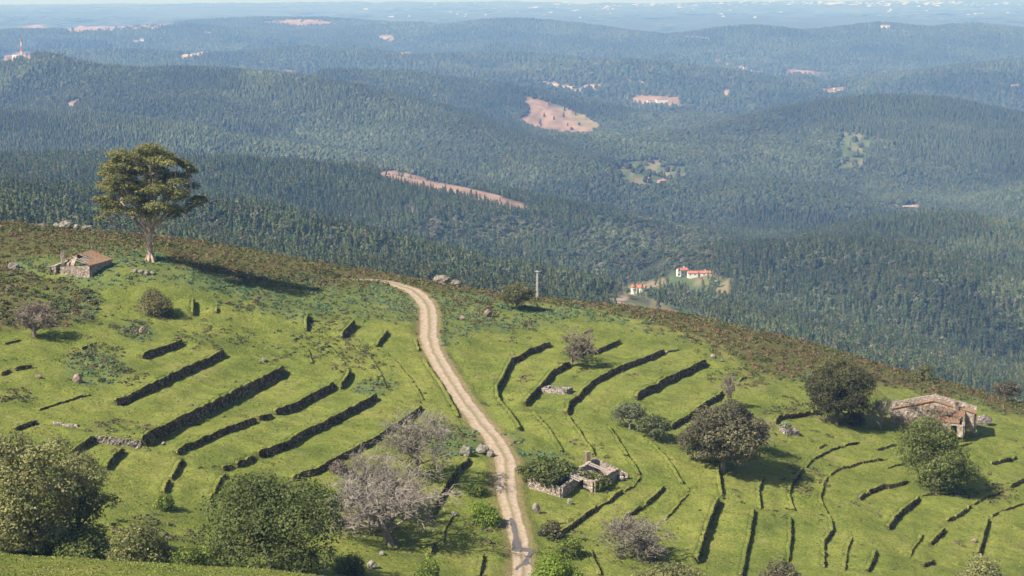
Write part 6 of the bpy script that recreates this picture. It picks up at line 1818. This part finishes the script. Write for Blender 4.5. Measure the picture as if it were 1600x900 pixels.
def crown_mass(name, label, X, Y, Z, rg, hgt, rad, sides=5, broad=None):
    n = len(X)
    H = hgt * rg.uniform(0.7, 1.25, n); R = rad * rg.uniform(0.75, 1.25, n)
    isb = rg.random(n) < broad
    R = np.where(isb, R * 1.75, R); H = np.where(isb, H * 0.78, H)
    a = rg.uniform(0, 6.28, (n, 1)) + np.arange(sides)[None, :] * 2 * pi / sides
    j1 = rg.uniform(0.75, 1.2, (n, sides)) * R[:, None]
    low = np.stack([X[:, None] + np.cos(a) * j1, Y[:, None] + np.sin(a) * j1, (Z + H * 0.05)[:, None] + np.zeros((1, sides)) + rg.uniform(0, .12, (n, sides)) * H[:, None]], -1)
    f2 = np.where(isb, 0.86, 0.62)[:, None]
    j2 = j1 * f2 * rg.uniform(0.8, 1.15, (n, sides))
    mid = np.stack([X[:, None] + np.cos(a + .5) * j2, Y[:, None] + np.sin(a + .5) * j2, (Z + H * np.where(isb, 0.68, 0.55))[:, None] + rg.uniform(-.08, .08, (n, sides)) * H[:, None]], -1)
    top = np.stack([X + rg.normal(0, .1, n) * R, Y + rg.normal(0, .1, n) * R, Z + H], -1)[:, None, :]
    V = np.concatenate([low, mid, top], 1)
    m = 2 * sides + 1
    b0 = (np.arange(n) * m)[:, None]
    s0 = np.arange(sides)[None, :]; s1 = (s0 + 1) % sides
    F3 = np.concatenate([np.stack([b0 + sides + s0, b0 + sides + s1, b0 + 2 * sides + s0 * 0], -1)], 1).reshape(-1, 3)
    F4 = np.stack([b0 + s0, b0 + s1, b0 + sides + s1, b0 + sides + s0], -1).reshape(-1, 4)
    base = np.where(isb[:, None], BROAD_COLS[rg.integers(0, 5, n)], FOREST_COLS[rg.integers(0, 4, n)])
    patch = (0.55 + 0.9 * fbm(X / 260, Y / 260, 3, 351)) * stand_tone(X, Y)
    c = base * 0.55 * (patch * rg.uniform(0.6, 1.4, n))[:, None]
    me = np_mesh(name, V.reshape(-1, 3), [F3, F4], [M_FARWOOD], False, colors=np.clip(np.repeat(c, m, 0), 0, 1))
    return tag(new_obj(name, me), label, 'forest', kind='stuff')
def far_crown(seed, conical):
    """a small crown, unit height and radius: rings of uneven points, closed at the top"""
    rg = np.random.default_rng(seed)
    sides = 6 if conical else 7
    prof = [(0.02, 0.75), (0.22, 1.0), (0.55, 0.66), (0.80, 0.32)] if conical else [(0.05, 0.7), (0.35, 1.05), (0.68, 0.95), (0.90, 0.55)]
    V = []
    for q, (z, r) in enumerate(prof):
        a = np.arange(sides) * 2 * pi / sides + q * 0.5 + rg.uniform(-.25, .25, sides)
        rr = r * rg.uniform(0.65, 1.25, sides)
        V.append(np.c_[np.cos(a) * rr, np.sin(a) * rr, z + rg.uniform(-.06, .06, sides)])
    V.append([[rg.normal(0, .1), rg.normal(0, .1), 1.0]])
    V = np.concatenate(V)
    F4 = [[q * sides + i, q * sides + (i + 1) % sides, (q + 1) * sides + (i + 1) % sides, (q + 1) * sides + i] for q in range(3) for i in range(sides)]
    F3 = [[3 * sides + i, 3 * sides + (i + 1) % sides, 4 * sides] for i in range(sides)]
    return V, F3, F4
def far_protos(hgt, rad, seed):
    out = []
    for q in range(7):
        con = q < 4
        V, F3, F4 = far_crown(seed + q, con)
        V = V * ([rad, rad, hgt] if con else [rad * 1.7, rad * 1.7, hgt * 0.78])
        c = (FOREST_COLS[q] if con else BROAD_COLS[q - 4]) * 0.50
        out.append(np_mesh('far_crown', V, [np.array(F3), np.array(F4)], [M_FARWOOD], False, colors=np.tile(c, (len(V), 1))))
    return out
def far_forest(name, label, d0, d1, spacing, hgt, rad, seed, margin, bfac=1.0):
    X, Y, Z, rg = place_trees(d0, d1, spacing, hgt, seed, margin)
    isb = rg.random(len(X)) < broad_at(X, Y) * bfac
    idx = np.where(isb, 4 + rg.integers(0, 3, len(X)), rg.integers(0, 4, len(X)))
    tone = (0.55 + 0.9 * fbm(X / 260, Y / 260, 3, 351)) * stand_tone(X, Y) * rg.uniform(0.72, 1.28, len(X)) - 1
    instance_forest(name, label, X, Y, Z, rg.uniform(0.7, 1.25, len(X)), rg.uniform(0, 6.28, len(X)), idx, tone, far_protos(hgt, rad, seed))
far_forest('hillside_forest', 'plantation forest covering the lower slopes of the long middle mountain', 2700, 3600, 5.5, 11.5, 2.25, 511, 14)
far_forest('mountain_forest', 'forest on the crest and upper slopes of the long middle mountain', 3600, 5400, 6.8, 12, 2.8, 512, 12)
far_forest('distant_forest', 'hazy blue forest on the far rows of hills', 5400, 11400, 17, 14, 7.0, 513, 8, 0.5)
X, Y, Z, rg = place_trees(11400, 27000, 125, 14, 514, 6)
k = fbm(X / 900, Y / 1600, 3, 361) > 0.46
X, Y, Z = X[k], Y[k], Z[k]
crown_mass('plain_groves', 'pale hazy groves across the far plain', X, Y, Z, rg, 9, 60, 4, np.ones(len(X)) * 0.3)

# ------------------------------------------------------------------ far houses, mast and town
def far_house(label, px, py, D_hint, w, d, h, rot, roof=M_TILE_NEW, wall=M_WHITE, group='houses in the valley woods', windows=3, chim=True, pitch=0.42, lift=0.0, cat='house', name='valley_house'):
    p = far_hit(px, py, D_hint[0], D_hint[1])
    root = empty(name, p + [0, 0, lift], label, cat, group)
    root.rotation_euler.z = rot
    mb = MB()
    rise = d * 0.5 * pitch
    V = [(-w / 2, -d / 2, -2), (w / 2, -d / 2, -2), (w / 2, d / 2, -2), (-w / 2, d / 2, -2), (-w / 2, -d / 2, h), (w / 2, -d / 2, h), (w / 2, d / 2, h), (-w / 2, d / 2, h), (-w / 2, 0, h + rise), (w / 2, 0, h + rise)]
    mb.add(V, [[0, 1, 5, 4], [2, 3, 7, 6], [1, 2, 6, 5], [3, 0, 4, 7]]); mb.add(V, [[5, 6, 9], [7, 4, 8]])
    new_obj('wall', mb.mesh('wall', [wall]), root)
    mb = MB(); o = 0.45
    for s in (-1, 1):
        a = [(-w / 2 - o, s * (d / 2 + o), h - o * pitch + 0.05), (w / 2 + o, s * (d / 2 + o), h - o * pitch + 0.05), (w / 2 + o, 0, h + rise + 0.05), (-w / 2 - o, 0, h + rise + 0.05)]
        b_ = [(x, y, z + 0.28) for x, y, z in a]
        mb.add(a + b_, [[0, 1, 2, 3], [4, 7, 6, 5], [0, 4, 5, 1], [1, 5, 6, 2], [3, 7, 4, 0], [2, 6, 7, 3]])
    rf = new_obj('roof', mb.mesh('roof', [roof]), root)
    if chim:
        mb = MB(); mb.box((w * 0.28, d * 0.12, h + rise + 0.4), (0.9, 0.9, 1.8)); new_obj('chimney', mb.mesh('chimney', [M_WHITE]), rf)
    for q in range(windows):
        x = -w / 2 + w * (q + 0.5) / windows
        mb = MB()
        if q == windows // 2: mb.box((x, -d / 2 - 0.02, 1.0), (1.1, 0.14, 2.1))
        else: mb.box((x, -d / 2 - 0.02, h * 0.55), (1.2, 0.14, 1.2))
        new_obj('door' if q == windows // 2 else 'window', mb.mesh('opening', [M_GLASS]), root)
    return root
HD = (700, 3000)
far_house('white house with bright red roof, left part of the pair in the valley clearing', 1066, 430, HD, 9, 8, 5.4, 0.5, windows=2)
far_house('long low white house with red roof beside the taller one in the clearing', 1092, 431, HD, 22, 7, 3.2, 0.06, windows=5)
far_house('small white house with vivid red roof beside the valley lane', 998, 456, HD, 13, 9, 4.6, -0.35, windows=2)
far_house('little reddish farmhouse in the upper valley fields', 1034, 268, HD, 12, 8, 6.0, 0.6, wall=M_PLASTER)
far_house('tiny white cottage left of the reddish farmhouse in the upper fields', 1012, 255, HD, 8, 6, 4, 0.1, windows=2)
far_house('low pinkish barn right of the upper valley fields', 1068, 279, HD, 16, 6, 3.5, 0.0, roof=M_TILE, wall=M_PLASTER)
far_house('small white cottage right of the upper valley fields near the wood', 1070, 260, HD, 7, 6, 4, 0.3, windows=2)
FARM = (3500, 9000)
far_house('large pale villa with pinkish roofs on the ridge beyond the felled slope', 1034, 160, FARM, 34, 14, 8, 0.15, roof=M_TILE, windows=5)
far_house('smaller pale annex beside the large villa on the ridge', 1016, 160, FARM, 18, 10, 5, 0.3, roof=M_TILE)
far_house('lone pale house left of the large villa', 980, 157, FARM, 11, 9, 8, 0.4, roof=M_TILE)
far_house('small white building alone on the crest of the middle mountain', 449, 117, (3500, 5200), 20, 10, 6, 0.1, roof=M_CONCRETE)
far_house('long pale shed on the bare ledge beside the wooded knoll', 1420, 326, (1700, 4000), 22, 8, 3.4, 0.0, roof=M_PLASTER, wall=M_PLASTER, windows=3)
far_house('white hilltop house on the far ridge at right', 1383, 44, (8000, 12000), 40, 18, 12, 0.0, roof=M_TILE)
far_house('pale farm on the hazy far slope above the crest of the middle mountain', 634, 87, (5500, 10000), 40, 16, 10, 0.2, roof=M_TILE)
far_house('small hazy farm on the far slope, upper middle left', 600, 60, (7000, 11000), 44, 16, 10, 0.2, roof=M_TILE)
far_house('pale hamlet house on the hazy slope below the felled hilltop', 212, 68, (6000, 10500), 26, 20, 12, 0.2, roof=M_TILE)
far_house('second pale hamlet house just right of the taller one on the hazy slope', 222, 68, (6000, 10500), 18, 18, 20, 0.1, roof=M_TILE)
far_house('small pale house in the hazy valley bottom at right', 1310, 143, (4800, 9500), 26, 16, 9, 0.3, roof=M_TILE)
far_house('second pale house in the hazy valley bottom at right', 1298, 146, (4800, 9500), 30, 14, 7, 0.1, roof=M_TILE)
far_house('orange-walled house on the wooded slope at the right edge', 1586, 138, (4800, 9500), 24, 14, 9, 0.3, roof=M_TILE, wall=M_PLASTER)
far_house('white cottage on the crest above the hazy valley, left of the hilltop house', 325, 54, (7000, 11000), 26, 14, 10, 0.0)
# hilltop station with lattice mast
p = far_hit(26, 92, 3500, 4600)
root = empty('hilltop_tank', p, 'white round water tank building on the wooded hilltop at far left', 'tank')
mb = MB(); mb.tube([(0, 0, -4), (0, 0, 9)], [9, 9], 20); new_obj('wall', mb.mesh('wall', [M_WHITE], True), root)
mb = MB(); mb.tube([(0, 0, 8.9), (0, 0, 10), (0, 0, 10.2)], [9.5, 9.3, 0.05], 20); new_obj('roof', mb.mesh('roof', [M_WHITE]), root)
for dx in (-14, 14):
    mb = MB(); mb.box((dx, 3, 2), (14, 9, 8)); mb.box((dx, 3, 6.3), (15, 10, 0.6)); new_obj('annex', mb.mesh('annex', [M_PLASTER]), root)
p2 = p + [7, 14, 0]; p2[2] = far_z(p2[0], p2[1])
root = empty('radio_mast', p2, 'thin red and white radio mast on the hilltop at far left', 'mast')
M_RED = speckle_mat('red_paint', (0.5, 0.12, 0.09), (0.55, 0.15, 0.11), 0.4, bump=0)
for q in range(5):
    z0, z1 = q * 9.5, (q + 1) * 9.5
    mb = MB()
    w0, w1 = 2.0 - q * 0.32, 2.0 - (q + 1) * 0.32
    for sx, sy in ((-1, -1), (1, -1), (1, 1), (-1, 1)):
        mb.beam((sx * w0, sy * w0, z0), (sx * w1, sy * w1, z1), 0.9)
    mb.beam((-w0, -w0, z0), (w1, -w1, z1), 0.4); mb.beam((w0, -w0, z0), (-w1, -w1, z1), 0.4); mb.beam((-w0, w0, z0), (w1, w1, z1), 0.4)
    new_obj('mast_section', mb.mesh('mast_section', [M_RED if q % 2 == 0 else M_WHITE]), root)
# pale poles in the valley clearing
for q, (px, py, lab) in enumerate(((1048, 474, 'left one of two bare poles in the valley clearing'), (1053, 474, 'right one of two bare poles in the valley clearing'), (973, 456, 'bare pole beside the valley lane near the small red-roofed house'))):
    p = far_hit(px, py, 700, 3000)
    root = empty('wooden_pole', p, lab, 'pole', 'poles in the valley clearing')
    mb = MB(); mb.tube([(0, 0, -1), (0, 0, 5), (0, 0, 10)], [0.22, 0.2, 0.15], 6); new_obj('shaft', mb.mesh('shaft', [M_TWIG]), root)
    mb = MB(); mb.beam((-1, 0, 9.3), (1, 0, 9.3), 0.16); new_obj('crossarm', mb.mesh('crossarm', [M_TWIG]), root)
# the far town: white blocks on the plain
rg = np.random.default_rng(606)
town_mesh = []
for q in range(6):
    mb = MB()
    w, d, h = rg.uniform(22, 60), rg.uniform(18, 34), rg.uniform(14, 36)
    mb.box((0, 0, h / 2 - 3), (w, d, h + 6)); mb.box((w * 0.2, 0, h + 2), (w * 0.3, d * 0.5, 4)); mb.box((-w * 0.62, 2, h * 0.3), (w * 0.3, d * 0.8, h * 0.6))
    town_mesh.append(mb.mesh('town_block', [M_WHITE]))
n_t = 0
while n_t < 290:
    u = rg.random()
    if u < 0.62: px, py = rg.normal(1340, 130), rg.normal(5.5, 2.0)
    elif u < 0.82: px, py = rg.normal(1000, 120), rg.normal(9, 3)
    else: px, py = rg.uniform(560, 1600), rg.uniform(8, 28)
    if not (540 < px < 1600 and py > 2.5): continue
    p = far_hit(px, py, 13500, 29000)
    s = rg.uniform(0.3, 0.6) * (p[1] / 22000)
    o = new_obj('town_building', town_mesh[rg.integers(0, 6)], None, p)
    o.scale = (s * rg.uniform(0.8, 2.2), s, s); o.rotation_euler.z = rg.uniform(-.4, .4)
    tag(o, 'tiny white building of the hazy town on the far plain', 'building', 'white buildings of the far town')
    n_t += 1

# ------------------------------------------------------------------ the air
hz_m = bpy.data.materials.new('haze')
hz_m.use_nodes = True
nt = hz_m.node_tree
nt.nodes.remove(nt.nodes['Principled BSDF'])
pv = nt.nodes.new('ShaderNodeVolumePrincipled')
pv.inputs['Color'].default_value = (0.25, 0.50, 1.0, 1)
pv.inputs['Density'].default_value = 1.0e-4
pv.inputs['Anisotropy'].default_value = 0.0
pv.inputs['Absorption Color'].default_value = (1, 1, 1, 1)
nt.links.new(pv.outputs[0], nt.nodes['Material Output'].inputs['Volume'])
mb = MB()
zlo = float(min(ZF.min(), ZG.min())) - 5
mb.add([(x, y, z) for z in (zlo, 22) for y in (-60, 46000) for x in (-26000, 26000)], [[0, 2, 3, 1], [4, 5, 7, 6], [0, 1, 5, 4], [1, 3, 7, 5], [3, 2, 6, 7], [2, 0, 4, 6]])
hz = new_obj('haze', mb.mesh('haze', [hz_m]))
tag(hz, 'thin blue haze lying over the whole country', 'haze', kind='stuff')
